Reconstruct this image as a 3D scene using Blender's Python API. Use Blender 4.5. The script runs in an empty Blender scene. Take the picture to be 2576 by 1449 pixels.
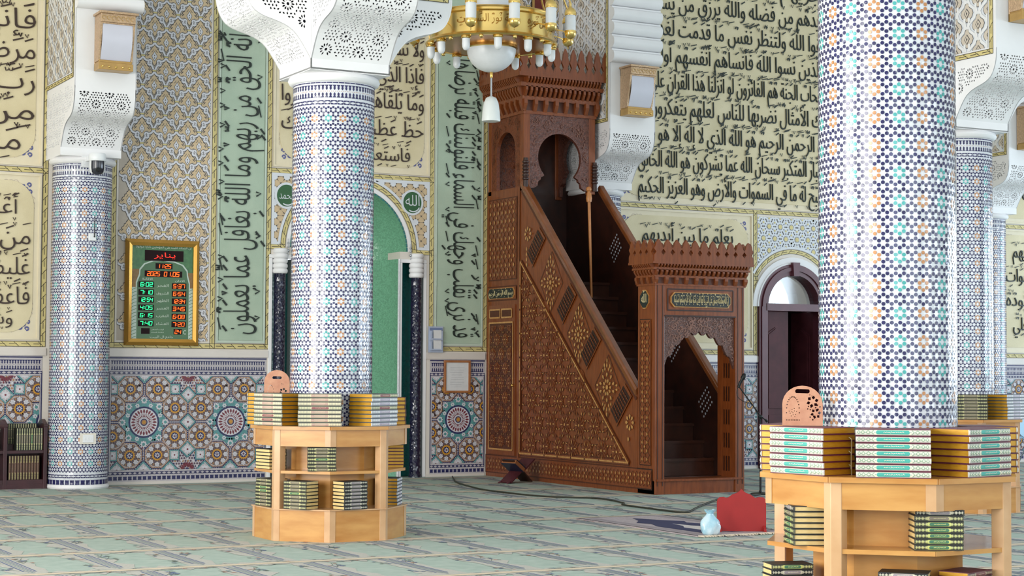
import bpy, bmesh, math, random
import numpy as np
from mathutils import Matrix, Vector
from mathutils.geometry import delaunay_2d_cdt
random.seed(7)
PI = math.pi
S = bpy.context.scene
COL = S.collection
sin, cos = math.sin, math.cos

# ---------------------------------------------------------------- camera
yaw, pit, rol = [math.radians(a) for a in (28.38148, 2.69471, 0.30617)]
fw = Vector((sin(yaw)*cos(pit), cos(yaw)*cos(pit), sin(pit)))
rt = Vector((cos(yaw), -sin(yaw), 0)); up = rt.cross(fw)
rt, up = cos(rol)*rt+sin(rol)*up, -sin(rol)*rt+cos(rol)*up
cd = bpy.data.cameras.new('camera'); cam = bpy.data.objects.new('camera', cd); COL.objects.link(cam)
cd.sensor_width = 36; cd.lens = 4500/2576*36; cd.clip_end = 200; cd.clip_start = .1
cam.matrix_world = Matrix(((rt.x, up.x, -fw.x, 0), (rt.y, up.y, -fw.y, -22), (rt.z, up.z, -fw.z, 1.427), (0, 0, 0, 1)))
S.camera = cam
# ---------------------------------------------------------------- world, light, exposure
W = bpy.data.worlds.new('daylight'); S.world = W; W.use_nodes = True
wn = W.node_tree; bg = wn.nodes['Background']; bg.inputs[0].default_value = (.80, .90, 1, 1); bg.inputs[1].default_value = 2.2
S.view_settings.view_transform = 'Standard'; S.view_settings.look = 'None'
S.view_settings.gamma = 1; S.view_settings.exposure = -.70; S.view_settings.use_curve_mapping = False
S.cycles.max_bounces = 7; S.cycles.diffuse_bounces = 4; S.cycles.glossy_bounces = 3
S.cycles.transparent_max_bounces = 6; S.cycles.caustics_reflective = False; S.cycles.caustics_refractive = False
S.cycles.sample_clamp_indirect = 6

def daylight(name, loc, size, direction, power, color):
    l = bpy.data.lights.new(name, 'AREA'); l.shape = 'RECTANGLE'; l.size, l.size_y = size
    l.energy = power; l.color = color
    o = bpy.data.objects.new(name, l); COL.objects.link(o); o.location = loc
    o.rotation_euler = Vector(direction).to_track_quat('-Z', 'Z').to_euler()
    return o
# daylight falling through the windows of the left, right and rear walls
for y, p in ((-18.5, 1500), (-11.5, 1750), (-4.5, 330)):
    daylight('daylight_left', (-5.85, y, 2.9), (4.4, 4.6), (1, 0, -.05), p, (1, .975, .93))
for y, p in ((-16.5, 1150), (-9.5, 850), (-2.9, 520)):
    daylight('daylight_right', (27.85, y, 2.75), (3.2, 4.3), (-1, 0, -.05), p, (.70, .85, 1))
for x in (-1.5, 6.5, 14.5, 22):
    daylight('daylight_rear', (x, -27.85, 2.9), (4.6, 4.4), (0, 1, .05), 430, (.84, .92, 1))

# ---------------------------------------------------------------- materials
def lin(c):
    return tuple(((x/255)/12.92 if x/255 <= .04045 else ((x/255+.055)/1.055)**2.4) for x in c)
MATS = {}
def mat(name, rgb, rough=.5, metal=0., var=.0, vscale=8., bump=0., bscale=60., rgb2=None, spec=.5, emit=0., coat=0., trans=0., stretch=None, kind='noise', detail=4.):
    if name in MATS: return MATS[name]
    m = bpy.data.materials.new(name); m.use_nodes = True; nt = m.node_tree; N = nt.nodes; Lk = nt.links
    b = N['Principled BSDF']; c = lin(rgb)
    b.inputs['Base Color'].default_value = (*c, 1); b.inputs['Roughness'].default_value = rough
    b.inputs['Metallic'].default_value = metal; b.inputs['Specular IOR Level'].default_value = spec
    if coat: b.inputs['Coat Weight'].default_value = coat; b.inputs['Coat Roughness'].default_value = .08
    if trans: b.inputs['Transmission Weight'].default_value = trans
    if emit: b.inputs['Emission Color'].default_value = (*c, 1); b.inputs['Emission Strength'].default_value = emit
    tc = N.new('ShaderNodeTexCoord'); mp = N.new('ShaderNodeMapping'); Lk.new(tc.outputs['Object'], mp.inputs[0])
    if stretch: mp.inputs['Scale'].default_value = stretch
    if var or rgb2:
        if kind == 'wave':
            t = N.new('ShaderNodeTexWave'); t.inputs['Scale'].default_value = vscale; t.inputs['Distortion'].default_value = 6
            t.inputs['Detail'].default_value = 3; t.bands_direction = 'Z'
        else:
            t = N.new('ShaderNodeTexNoise'); t.inputs['Scale'].default_value = vscale; t.inputs['Detail'].default_value = detail
        Lk.new(mp.outputs[0], t.inputs['Vector'])
        r = N.new('ShaderNodeValToRGB')
        c2 = lin(rgb2) if rgb2 else tuple(x*(1-var) for x in c); c1 = c if rgb2 else tuple(min(1, x*(1+var*.4)) for x in c)
        r.color_ramp.elements[0].position = .32; r.color_ramp.elements[1].position = .68
        r.color_ramp.elements[0].color = (*c2, 1); r.color_ramp.elements[1].color = (*c1, 1)
        Lk.new(t.outputs['Fac'], r.inputs[0]); Lk.new(r.outputs[0], b.inputs['Base Color'])
        if emit: Lk.new(r.outputs[0], b.inputs['Emission Color'])
    if bump:
        t = N.new('ShaderNodeTexNoise'); t.inputs['Scale'].default_value = bscale; t.inputs['Detail'].default_value = 2
        Lk.new(mp.outputs[0], t.inputs['Vector'])
        bp = N.new('ShaderNodeBump'); bp.inputs['Strength'].default_value = bump; bp.inputs['Distance'].default_value = .01
        Lk.new(t.outputs['Fac'], bp.inputs['Height']); Lk.new(bp.outputs[0], b.inputs['Normal'])
    MATS[name] = m; return m
def tile_mat(name, rgb, cell=24., tilt=.35, rough=.12, var=.06, spec=.75):
    """glazed mosaic: every little tile sits at its own slight tilt (voronoi cells)"""
    m = bpy.data.materials.new(name); m.use_nodes = True; nt = m.node_tree; N = nt.nodes; Lk = nt.links
    b = N['Principled BSDF']; c = lin(rgb); b.inputs['Roughness'].default_value = rough; b.inputs['Specular IOR Level'].default_value = spec
    tc = N.new('ShaderNodeTexCoord'); v = N.new('ShaderNodeTexVoronoi'); v.inputs['Scale'].default_value = cell
    Lk.new(tc.outputs['Object'], v.inputs['Vector'])
    r = N.new('ShaderNodeValToRGB'); r.color_ramp.elements[0].color = (*[x*(1-var) for x in c], 1); r.color_ramp.elements[1].color = (*[min(1, x*(1+var*.3)) for x in c], 1)
    s = N.new('ShaderNodeSeparateColor'); Lk.new(v.outputs['Color'], s.inputs[0]); Lk.new(s.outputs[0], r.inputs[0]); Lk.new(r.outputs[0], b.inputs['Base Color'])
    g = N.new('ShaderNodeNewGeometry'); sb = N.new('ShaderNodeVectorMath'); sb.operation = 'SUBTRACT'; sb.inputs[1].default_value = (.5, .5, .5)
    Lk.new(v.outputs['Color'], sb.inputs[0]); sc = N.new('ShaderNodeVectorMath'); sc.operation = 'SCALE'; sc.inputs['Scale'].default_value = tilt
    Lk.new(sb.outputs[0], sc.inputs[0]); ad = N.new('ShaderNodeVectorMath'); ad.operation = 'ADD'
    Lk.new(sc.outputs[0], ad.inputs[0]); Lk.new(g.outputs['Normal'], ad.inputs[1]); nm = N.new('ShaderNodeVectorMath'); nm.operation = 'NORMALIZE'
    Lk.new(ad.outputs[0], nm.inputs[0]); Lk.new(nm.outputs[0], b.inputs['Normal'])
    MATS[name] = m; return m
plaster = mat('white_plaster', (236, 235, 236), .6, var=.03, vscale=3)
wallw = mat('cream_white_plaster', (222, 214, 204), .55, var=.04, vscale=2)
cream = mat('carved_cream_plaster', (222, 209, 174), .6, rgb2=(210, 196, 158), vscale=2.5, bump=.25, bscale=90)
cream2 = mat('pale_frame_plaster', (226, 214, 186), .55, var=.04)
sage = mat('sage_plaster', (178, 195, 174), .6, rgb2=(166, 185, 165), vscale=3, bump=.25, bscale=90)
sagef = mat('sage_frame', (192, 205, 190), .55, var=.04)
inkbrown = mat('ink_brown', (58, 42, 34), .55, var=.15, vscale=20)
inkgreen = mat('ink_green_black', (30, 40, 34), .55, var=.15, vscale=20)
gold_y = mat('yellow_band', (214, 198, 136), .5, var=.1, vscale=10)
dark_l = mat('dark_line', (70, 62, 48), .6, var=.1)
blue_l = mat('blue_scroll', (92, 96, 150), .6, var=.1)
grey_l = mat('grey_line', (88, 84, 84), .6, var=.1)
white_t = tile_mat('white_glaze', (216, 219, 226), 26, .075, .11, .05, .9)
navy_t = tile_mat('navy_glaze', (42, 42, 92), 40, .07, .18, .3, .6)
teal_t = tile_mat('teal_glaze', (74, 168, 166), 40, .07, .18, .15, .6)
orange_t = tile_mat('orange_glaze', (190, 134, 88), 40, .07, .18, .15, .6)
dn = dict(tilt=.04, rough=.3, spec=.35)
dnavy_t = tile_mat('dado_navy_glaze', (44, 46, 92), 40, var=.3, **dn)
red_t = tile_mat('oxblood_glaze', (118, 50, 62), 40, var=.2, **dn)
amber_t = tile_mat('amber_glaze', (204, 148, 52), 40, var=.15, **dn)
tan_t = tile_mat('tan_glaze', (172, 128, 88), 40, var=.2, **dn)
plum_t = tile_mat('plum_glaze', (92, 70, 88), 40, var=.2, **dn)
dteal_t = tile_mat('deep_teal_glaze', (92, 148, 150), 40, var=.2, **dn)
grout_t = tile_mat('dado_white_glaze', (190, 184, 188), 60, var=.1, **dn)
green_m = tile_mat('green_mosaic', (122, 178, 146), 60, .14, .25, .22)
tealdark_m = tile_mat('dark_teal_mosaic', (26, 112, 108), 60, .14, .2, .2)
black_m = tile_mat('blue_black_mosaic', (28, 30, 58), 45, .55, .13, .5)
rib_m = mat('grey_white_ribbon', (214, 214, 220), .5, var=.05)
peach_m = mat('peach_leaf', (208, 184, 148), .55, var=.08, vscale=12)
ground_m = mat('taupe_ground', (190, 178, 164), .6, var=.06)
palegrey = mat('pale_star_ground', (216, 220, 226), .5, var=.03)
wood = mat('walnut_wood', (134, 70, 32), .30, rgb2=(112, 54, 22), vscale=6, stretch=(6, 6, .8), bump=.06, bscale=40, coat=.15)
wood2 = mat('walnut_carved', (124, 62, 30), .36, rgb2=(92, 42, 18), vscale=40, bump=.9, bscale=70)
woodfr = mat('carved_arch_wood', (112, 66, 52), .38, rgb2=(74, 38, 28), vscale=36, bump=1.0, bscale=48)
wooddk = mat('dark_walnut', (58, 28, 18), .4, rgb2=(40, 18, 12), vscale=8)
inlay = mat('honey_inlay', (200, 150, 88), .3, rgb2=(172, 118, 62), vscale=30, coat=.3)
plq = mat('black_plaque', (34, 38, 36), .4, var=.1)
brass = mat('brass', (216, 176, 98), .25, 1., var=.1, vscale=5)
goldm = mat('polished_gold', (238, 204, 126), .24, 1., var=.08, vscale=4)
goldframe = mat('gilt_frame', (190, 152, 92), .35, .5, var=.12, vscale=14)
giltpink = mat('rose_gilt', (200, 168, 134), .4, .45, var=.2, vscale=40, bump=.8, bscale=60)
frost = mat('frosted_glass', (236, 238, 240), .35, var=.04, vscale=12, spec=.6)
maroon = mat('maroon_paint', (98, 50, 60), .38, rgb2=(86, 42, 52), vscale=5)
maroon_d = mat('maroon_door_leaf', (86, 40, 46), .5, rgb2=(70, 30, 36), vscale=5, spec=.3)
honey = mat('honey_wood', (204, 152, 84), .3, rgb2=(182, 124, 58), vscale=2.6, stretch=(1.2, 1.2, 5), coat=.25, detail=7.)
honey2 = mat('pale_honey_wood', (210, 170, 128), .3, rgb2=(194, 150, 106), vscale=5, coat=.25)
pinkwood = mat('pink_carved_wood', (206, 152, 122), .5, rgb2=(190, 132, 104), vscale=20, bump=.1)
pages_g = mat('gilt_pages', (204, 156, 46), .35, rgb2=(184, 132, 32), vscale=30, stretch=(1, 1, 20), metal=.25)
pages_w = mat('cream_pages', (232, 208, 150), .5, rgb2=(214, 184, 118), vscale=30, stretch=(1, 1, 20))
redpaint = mat('red_painted_board', (164, 34, 34), .45, var=.08, vscale=6)
blackp = mat('black_metal', (24, 28, 30), .4, .3, var=.1)
whitep = mat('white_plastic', (228, 230, 232), .4, var=.02)
holeshade_m = mat('painted_hole_shade', (26, 26, 40), .8, var=.1)  # near-black capital core: shade inside the holes is put into its colour
steel = mat('steel', (180, 184, 190), .3, .9, var=.05)

# ---------------------------------------------------------------- mesh building
class MB:
    def __init__(s): s.v = []; s.f = []; s.m = []; s.M = None
    def add(s, pts, faces, mi=0):
        o = len(s.v)
        if s.M is not None: pts = [tuple(s.M @ Vector(p)) for p in pts]
        s.v.extend(pts); s.f.extend([tuple(i+o for i in f) for f in faces]); s.m.extend([mi]*len(faces)); return s
    def box(s, x0, x1, y0, y1, z0, z1, mi=0):
        if x0 > x1: x0, x1 = x1, x0
        if y0 > y1: y0, y1 = y1, y0
        if z0 > z1: z0, z1 = z1, z0
        p = [(x, y, z) for z in (z0, z1) for y in (y0, y1) for x in (x0, x1)]
        return s.add(p, [(0, 2, 3, 1), (4, 5, 7, 6), (0, 1, 5, 4), (2, 6, 7, 3), (0, 4, 6, 2), (1, 3, 7, 5)], mi)
    def prism(s, pts, fn, d0, d1, mi=0, mi_side=None):
        n = len(pts); a = [fn(u, v, d0) for u, v in pts]; b = [fn(u, v, d1) for u, v in pts]
        s.add(a+b, [tuple(range(n))[::-1], tuple(range(n, 2*n))], mi)
        s.add(a+b, [(i, (i+1) % n, (i+1) % n+n, i+n) for i in range(n)], mi if mi_side is None else mi_side); return s
    def lathe(s, prof, n=32, c=(0, 0, 0), mi=0, a0=0, a1=2*PI, closed=True):
        full = abs(a1-a0-2*PI) < 1e-6; k = n if full else n+1; P = []
        for r, z in prof:
            for i in range(k):
                a = a0+(a1-a0)*i/n; P.append((c[0]+r*cos(a), c[1]+r*sin(a), c[2]+z))
        F = []
        for j in range(len(prof)-1):
            for i in range(n):
                i2 = (i+1) % k; F.append((j*k+i, j*k+i2, (j+1)*k+i2, (j+1)*k+i))
        return s.add(P, F, mi)
    def tube(s, path, r, n=8, mi=0, cap=True):
        path = [Vector(p) for p in path]; m = len(path); R = r if isinstance(r, (list, tuple)) else [r]*m; P = []; pn = None
        for i, p in enumerate(path):
            t = (path[min(i+1, m-1)]-path[max(i-1, 0)]).normalized()
            if pn is None: pn = t.orthogonal().normalized()
            pn = (pn-t*pn.dot(t)).normalized(); b = t.cross(pn)
            for k in range(n):
                a = 2*PI*k/n; P.append(tuple(p+(pn*cos(a)+b*sin(a))*R[i]))
        F = [(i*n+k, i*n+(k+1) % n, (i+1)*n+(k+1) % n, (i+1)*n+k) for i in range(m-1) for k in range(n)]
        if cap: F += [tuple(range(n))[::-1], tuple((m-1)*n+k for k in range(n))]
        return s.add(P, F, mi)
    def ball(s, c, r, mi=0, n=12, sz=1.):
        return s.lathe([(max(1e-4, r*sin(PI*i/8)), -r*sz*cos(PI*i/8)) for i in range(9)], n, c, mi)
    def build(s, name, mats, parent=None, smooth=None, local=False, bevel=0.):
        me = bpy.data.meshes.new(name)
        off = Vector((0, 0, 0))
        if parent is not None and not local:
            q = parent
            while q is not None: off += q.location; q = q.parent
        vs = [(x-off.x, y-off.y, z-off.z) for x, y, z in s.v] if off.length else s.v
        me.from_pydata(vs, [], s.f)
        for m in (mats if isinstance(mats, (list, tuple)) else [mats]): me.materials.append(m)
        me.polygons.foreach_set('material_index', s.m)
        if smooth is not None:
            me.polygons.foreach_set('use_smooth', [True]*len(s.f)); me.set_sharp_from_angle(angle=math.radians(smooth))
        me.update(); o = bpy.data.objects.new(name, me); COL.objects.link(o); o.parent = parent
        if bevel:
            b = o.modifiers.new('soft_edge', 'BEVEL'); b.width = bevel; b.segments = 2; b.limit_method = 'ANGLE'
        return o
def tag(o, label, cat=None, group=None, kind=None):
    if label: o['label'] = label
    if cat: o['category'] = cat
    if group: o['group'] = group
    if kind: o['kind'] = kind
    return o
def thing(name, label, cat, loc, group=None):
    o = bpy.data.objects.new(name, None); COL.objects.link(o); o.location = loc; o.empty_display_size = .2
    return tag(o, label, cat, group)
def recenter(o):
    """put a top-level mesh's origin at the centre of its base"""
    me = o.data; n = len(me.vertices); a = np.empty(n*3); me.vertices.foreach_get('co', a); a = a.reshape(-1, 3)
    c = (a.min(0)+a.max(0))/2; c[2] = a[:, 2].min(); me.vertices.foreach_set('co', (a-c).ravel()); me.update(); o.location = c; return o

# flat ink patterns laid on a surface: mp(u, v, h) -> xyz
class Ink:
    k = 0                                       # tiny step so that overlapping tiles never share a plane
    def __init__(s, mb, mp, eps=.0012, clip=None, skip=None, base=0.):
        s.mb, s.mp, s.eps, s.clip, s.skip, s.base = mb, mp, eps, clip, skip, base+.0008
    def poly(s, P, mi, L=1):
        if s.skip and s.skip(sum(p[0] for p in P)/len(P), sum(p[1] for p in P)/len(P)): return
        if s.clip:
            x0, y0, x1, y1 = s.clip
            mx = [p[0] for p in P]; my = [p[1] for p in P]
            if max(mx) <= x0 or min(mx) >= x1 or max(my) <= y0 or min(my) >= y1: return
            if min(mx) < x0 or max(mx) > x1 or min(my) < y0 or max(my) > y1:
                for ax, lim, sg in ((0, x0, 1), (0, x1, -1), (1, y0, 1), (1, y1, -1)):
                    Q = []
                    for i in range(len(P)):
                        a, b = P[i-1], P[i]; ia, ib = (a[ax]-lim)*sg >= 0, (b[ax]-lim)*sg >= 0
                        if ia != ib:
                            t = (lim-a[ax])/(b[ax]-a[ax]); Q.append((a[0]+(b[0]-a[0])*t, a[1]+(b[1]-a[1])*t))
                        if ib: Q.append(b)
                    P = Q
                    if len(P) < 3: return
        Ink.k += 1; h = s.base+s.eps*(L+.7*(Ink.k*3 % 7)/7)
        s.mb.add([s.mp(x, y, h) for x, y in P], [tuple(range(len(P)))], mi)
    def rect(s, x0, y0, x1, y1, mi, L=1): s.poly([(x0, y0), (x1, y0), (x1, y1), (x0, y1)], mi, L)
    def circ(s, x, y, r, mi, L=1, n=12, rot=0, sy=1): s.poly([(x+r*cos(rot+2*PI*i/n), y+sy*r*sin(rot+2*PI*i/n)) for i in range(n)], mi, L)
    def star(s, x, y, r1, r2, n, mi, L=1, rot=0):
        s.poly([(x+(r1, r2)[i % 2]*cos(rot+PI*i/n), y+(r1, r2)[i % 2]*sin(rot+PI*i/n)) for i in range(2*n)], mi, L)
    def ring(s, x, y, r0, r1, mi, L=1, n=24, a0=0, a1=2*PI):
        for i in range(n):
            a, b = a0+(a1-a0)*i/n, a0+(a1-a0)*(i+1)/n
            s.poly([(x+r0*cos(a), y+r0*sin(a)), (x+r1*cos(a), y+r1*sin(a)), (x+r1*cos(b), y+r1*sin(b)), (x+r0*cos(b), y+r0*sin(b))], mi, L)
    def petal(s, x, y, a, r0, r1, w, mi, L=1, k=.5):
        c, d = cos(a), sin(a); rm = r0+(r1-r0)*k
        pt = lambda r, q: (x+r*c-q*d, y+r*d+q*c)
        s.poly([pt(r0, 0), pt((r0+rm)/2, -w*.36), pt(rm, -w/2), pt((rm+r1)/2, -w*.36), pt(r1, 0), pt((rm+r1)/2, w*.36), pt(rm, w/2), pt((r0+rm)/2, w*.36)], mi, L)
    def line(s, P, w, mi, L=1):
        n = len(P); A = []
        for i in range(n):
            a, b = P[max(i-1, 0)], P[min(i+1, n-1)]; dx, dy = b[0]-a[0], b[1]-a[1]; l = math.hypot(dx, dy) or 1
            ww = w[i] if isinstance(w, (list, tuple)) else w
            A.append((P[i][0]-dy/l*ww/2, P[i][1]+dx/l*ww/2, P[i][0]+dy/l*ww/2, P[i][1]-dx/l*ww/2))
        for a, b in zip(A, A[1:]): s.poly([(a[2], a[3]), (b[2], b[3]), (b[0], b[1]), (a[0], a[1])], mi, L)
    def arc(s, x, y, r, a0, a1, w, mi, L=1, n=8): s.line([(x+r*cos(a0+(a1-a0)*i/n), y+r*sin(a0+(a1-a0)*i/n)) for i in range(n+1)], w, mi, L)
def bez(p0, p1, p2, p3, n=8):
    return [tuple((1-t)**3*a+3*(1-t)**2*t*b+3*(1-t)*t*t*c+t**3*d for a, b, c, d in zip(p0, p1, p2, p3)) for t in [i/n for i in range(n+1)]]
onwall = lambda x, z, h: (x, -h, z)            # surface facing -Y at Y=0
def facing(axis, at, sgn):                     # (u, v=z) on a plane; h outward
    if axis == 'Y': return lambda u, v, h: (u, at+sgn*h, v)
    return lambda u, v, h: (at+sgn*h, u, v)

# ---------------------------------------------------------------- Arabic lettering (glyph outlines, shaped here)
_l = "ءآأؤإئابةتثجحخدذرزسشصضطظعغفقكلمنهوىي"
FORM = {}; _c = 0xFE80
for ch in _l:
    k = 1 if ch == 'ء' else 2 if ch in 'آأؤإادذرزةوى' else 4
    FORM[ch] = [chr(_c+i) for i in range(k)]; _c += k
LAM = {'آ': 0xFEF5, 'أ': 0xFEF7, 'إ': 0xFEF9, 'ا': 0xFEFB}
MK = 'ًٌٍَُِّْ'
def shape(s):
    L = []
    for ch in s:
        if ch in MK: L[-1][1] += ch
        else: L.append([ch, ''])
    out = []; i = 0; prev = False
    while i < len(L):
        ch, mk = L[i]
        if ch == 'ل' and i+1 < len(L) and L[i+1][0] in LAM:
            out.append((chr(LAM[L[i+1][0]]+(1 if prev else 0)), mk+L[i+1][1])); prev = False; i += 2; continue
        if ch not in FORM: out.append((ch, mk)); prev = False; i += 1; continue
        f = FORM[ch]; nx = L[i+1][0] if i+1 < len(L) else ' '; join = len(f) == 4 and nx in FORM and len(FORM[nx]) > 1
        idx = (3 if join else 1) if prev and len(f) > 1 else (2 if join else 0)
        out.append((f[idx], mk)); prev = join; i += 1
    return out
_fc = bpy.data.curves.new('glyph', 'FONT')
_fo = bpy.data.objects.new('glyph', _fc); COL.objects.link(_fo)
GL = {}; PEN = .009
def _mesh(s):
    """outline of a string -> solid mesh (overlapping strokes merged by winding number)"""
    _fc.body = s; bpy.context.view_layer.update(); dg = bpy.context.evaluated_depsgraph_get()
    cu = _fo.to_curve(dg); C = []
    for sp in cu.splines:
        B = sp.bezier_points; P = []
        for i in range(len(B)):
            p, q = B[i], B[(i+1) % len(B)]; a, b, c, d = p.co, p.handle_right, q.handle_left, q.co
            n = 1 if (p.handle_right-p.co).length < 1e-5 and (q.handle_left-q.co).length < 1e-5 else 4
            if (b-a).cross(d-a).length < 1e-6 and (c-a).cross(d-a).length < 1e-6: n = 1
            for k in range(n):
                t = k/n; P.append(((1-t)**3*a+3*(1-t)**2*t*b+3*(1-t)*t*t*c+t**3*d).to_2d())
        if len(P) > 2: C.append(P)
    _fo.to_curve_clear()
    if C:                                        # slimmer pen: outlines drawn in a little, joining ends kept
        X0, X1 = min(p.x for P in C for p in P), max(p.x for P in C for p in P); D = []
        for P in C:
            n = len(P); Q = []
            for i in range(n):
                a, b, c = P[i-1], P[i], P[(i+1) % n]; e1, e2 = (b-a), (c-b)
                if e1.length < 1e-7 or e2.length < 1e-7: Q.append(b); continue
                e1.normalize(); e2.normalize(); n1, n2 = Vector((e1.y, -e1.x)), Vector((e2.y, -e2.x)); m = n1+n2
                if m.length < .3: Q.append(b+n1*PEN); continue
                m.normalize(); k = PEN/max(.5, m.dot(n1)); q = b+m*k
                if b.x < X0+.004 or b.x > X1-.004: q.x = b.x
                Q.append(q)
            D.append(Q)
        C = D
    if not C: return np.zeros((0, 3)), []
    V = []; E = []
    for P in C: k = len(V); V += P; E += [(k+i, k+(i+1) % len(P)) for i in range(len(P))]
    ov, oe, of, _, _, _ = delaunay_2d_cdt(V, E, [], 0, 1e-6)
    A = np.array([(V[i].x, V[i].y, V[j].x, V[j].y) for i, j in E]); F = []
    for f in of:
        cx_ = sum(ov[i].x for i in f)/len(f); cy_ = sum(ov[i].y for i in f)/len(f)
        x0, y0, x1, y1 = A.T; m = (y0 <= cy_) != (y1 <= cy_); xa = x0[m]+(cy_-y0[m])*(x1[m]-x0[m])/(y1[m]-y0[m]); w = np.where(y1[m] > y0[m], 1, -1)[xa > cx_].sum()
        if w: F.append(tuple(f))
    used = sorted({i for f in F for i in f}); ix = {q: i for i, q in enumerate(used)}; n = len(used)
    F = [tuple(ix[i] for i in f) for f in F]; ed = {(p, q) for f in F for p, q in zip(f, f[1:]+f[:1])}
    side = [(q, p, p+n, q+n) for p, q in ed if (q, p) not in ed]
    W_ = [(ov[i].x, ov[i].y) for i in used]
    return np.array([(x, y, .5) for x, y in W_]+[(x, y, -.5) for x, y in W_]), F+side
_ref = _mesh('I')[0][:, 0].max()
def glyph(ch):
    if ch not in GL:
        V, F = _mesh(ch)
        if len(V) == 0: GL[ch] = (V, F, .26)
        else:
            V2, _ = _mesh(ch+'I'); GL[ch] = (V, F, float(V2[:, 0].max()-_ref))
    return GL[ch]
def lettering(mb, s, box, mp, depth=.006, mi=0, marks=True, latin=False, weight=1., h0=0.):
    """write s so that it fills box=(u0, v0, u1, v1) on the surface mp; v0 is the baseline, v1 the alif height"""
    P = []; F = []; x = 0.; mk_at = []; n = 0
    seq = [(c, '') for c in s] if latin else shape(s)
    for ch, mk in seq:
        V, f, adv = glyph(ch)
        if not latin: x -= adv
        if len(V):
            Q = V.copy(); Q[:, 0] += x; Q[:, 2] += .05*(n % 3)+.02*(len(P) % 2); P.append(Q); F += [tuple(i+n for i in t) for t in f]; n += len(Q)
            if mk: mk_at.append((Q[:, 0].min(), Q[:, 0].max(), Q[:, 1].min(), Q[:, 1].max(), mk))
        if latin: x += adv
    P = np.concatenate(P); x0, x1 = P[:, 0].min(), P[:, 0].max(); u0, v0, u1, v1 = box
    sx = (u1-u0)/(x1-x0); sy = (v1-v0)/.72; tr = lambda x, y: (u0+(x-x0)*sx, v0+y*sy)
    mb.add([mp(*tr(p[0], p[1]), h0+(p[2]+.5)*depth) for p in P], F, mi)
    if marks:
        ik = Ink(mb, mp, 1e-9, base=h0+depth-.0008)
        for a, b, c, d, mk in mk_at:
            xc = (a+b)/2; top = max(min(d+.10, .80), .62); bot = max(min(c-.12, -.2), -.38)
            for q in mk:
                top = min(top, .84); bot = max(bot, -.40); ik.base += 1e-4; ik.base = ik.base if ik.base < h0+depth+.002 else h0+depth-.0006
                w = .045*weight
                if q in 'ًَ': yy = top; ik.line([tr(xc-.15, yy), tr(xc+.15, yy+.12)], w*sy, mi); top += .2
                elif q in 'ٍِ': ik.line([tr(xc-.15, bot-.08), tr(xc+.15, bot+.04)], w*sy, mi); bot -= .16
                elif q in 'ٌُ': ik.line([tr(xc+t*.1+.03*sin(t*9), top+.1-.13*t*t) for t in (-.9, -.3, .2, .6, 1.)], w*sy, mi); ik.base += 2e-4; ik.circ(*tr(xc+.1, top+.06), .05*sy, mi, 1, 8); top += .24
                elif q == 'ّ': ik.line([tr(xc+dx, top+dy) for dx, dy in ((-.12, .12), (-.09, 0), (-.02, .02), (0, .1), (.02, .02), (.09, 0), (.12, .12))], w*sy*.8, mi); top += .2
                elif q == 'ْ': ik.line([tr(xc+dx, top+dy) for dx, dy in ((-.1, .14), (0, 0), (.06, .15))], w*sy, mi); top += .22
    return mb
# ================================================================ ROOM
def struct(mb, name, mats, label=None, parent=None, smooth=None):
    o = mb.build(name, mats, parent, smooth)
    if parent is None: o['kind'] = 'structure'
    if label: o['label'] = label
    return o
# floor: fitted prayer carpet with rows of cells
sagec = mat('sage_carpet', (172, 186, 176), .95, rgb2=(156, 174, 164), vscale=9, bump=.3, bscale=300)
beigec = mat('beige_carpet', (184, 182, 174), .95, var=.1, vscale=60)
creamc = mat('cream_carpet_line', (210, 194, 170), .95, var=.06, vscale=60)
navyc = mat('navy_carpet', (96, 112, 148), .95, var=.2, vscale=60)
greyg = mat('grey_green_carpet', (138, 154, 156), .95, var=.2, vscale=60)
rosec = mat('rose_carpet', (176, 136, 120), .95, var=.2, vscale=60)
darkc = mat('dark_sage_carpet', (112, 122, 112), .95, var=.2, vscale=60)
fl = MB(); fl.box(-6, 28, -28, .35, -.12, 0, 0)
ik = Ink(fl, lambda u, v, h: (u, v, h), .0006)
rr = random.Random(3)
def seen(x, y):                                  # only where a camera near the photograph's could look
    d = Vector((x, y+22, 0)); f, r = d.dot(Vector((sin(yaw), cos(yaw), 0))), d.dot(Vector((cos(yaw), -sin(yaw), 0)))
    return f > 7.5 and abs(r) < f*.40
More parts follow.
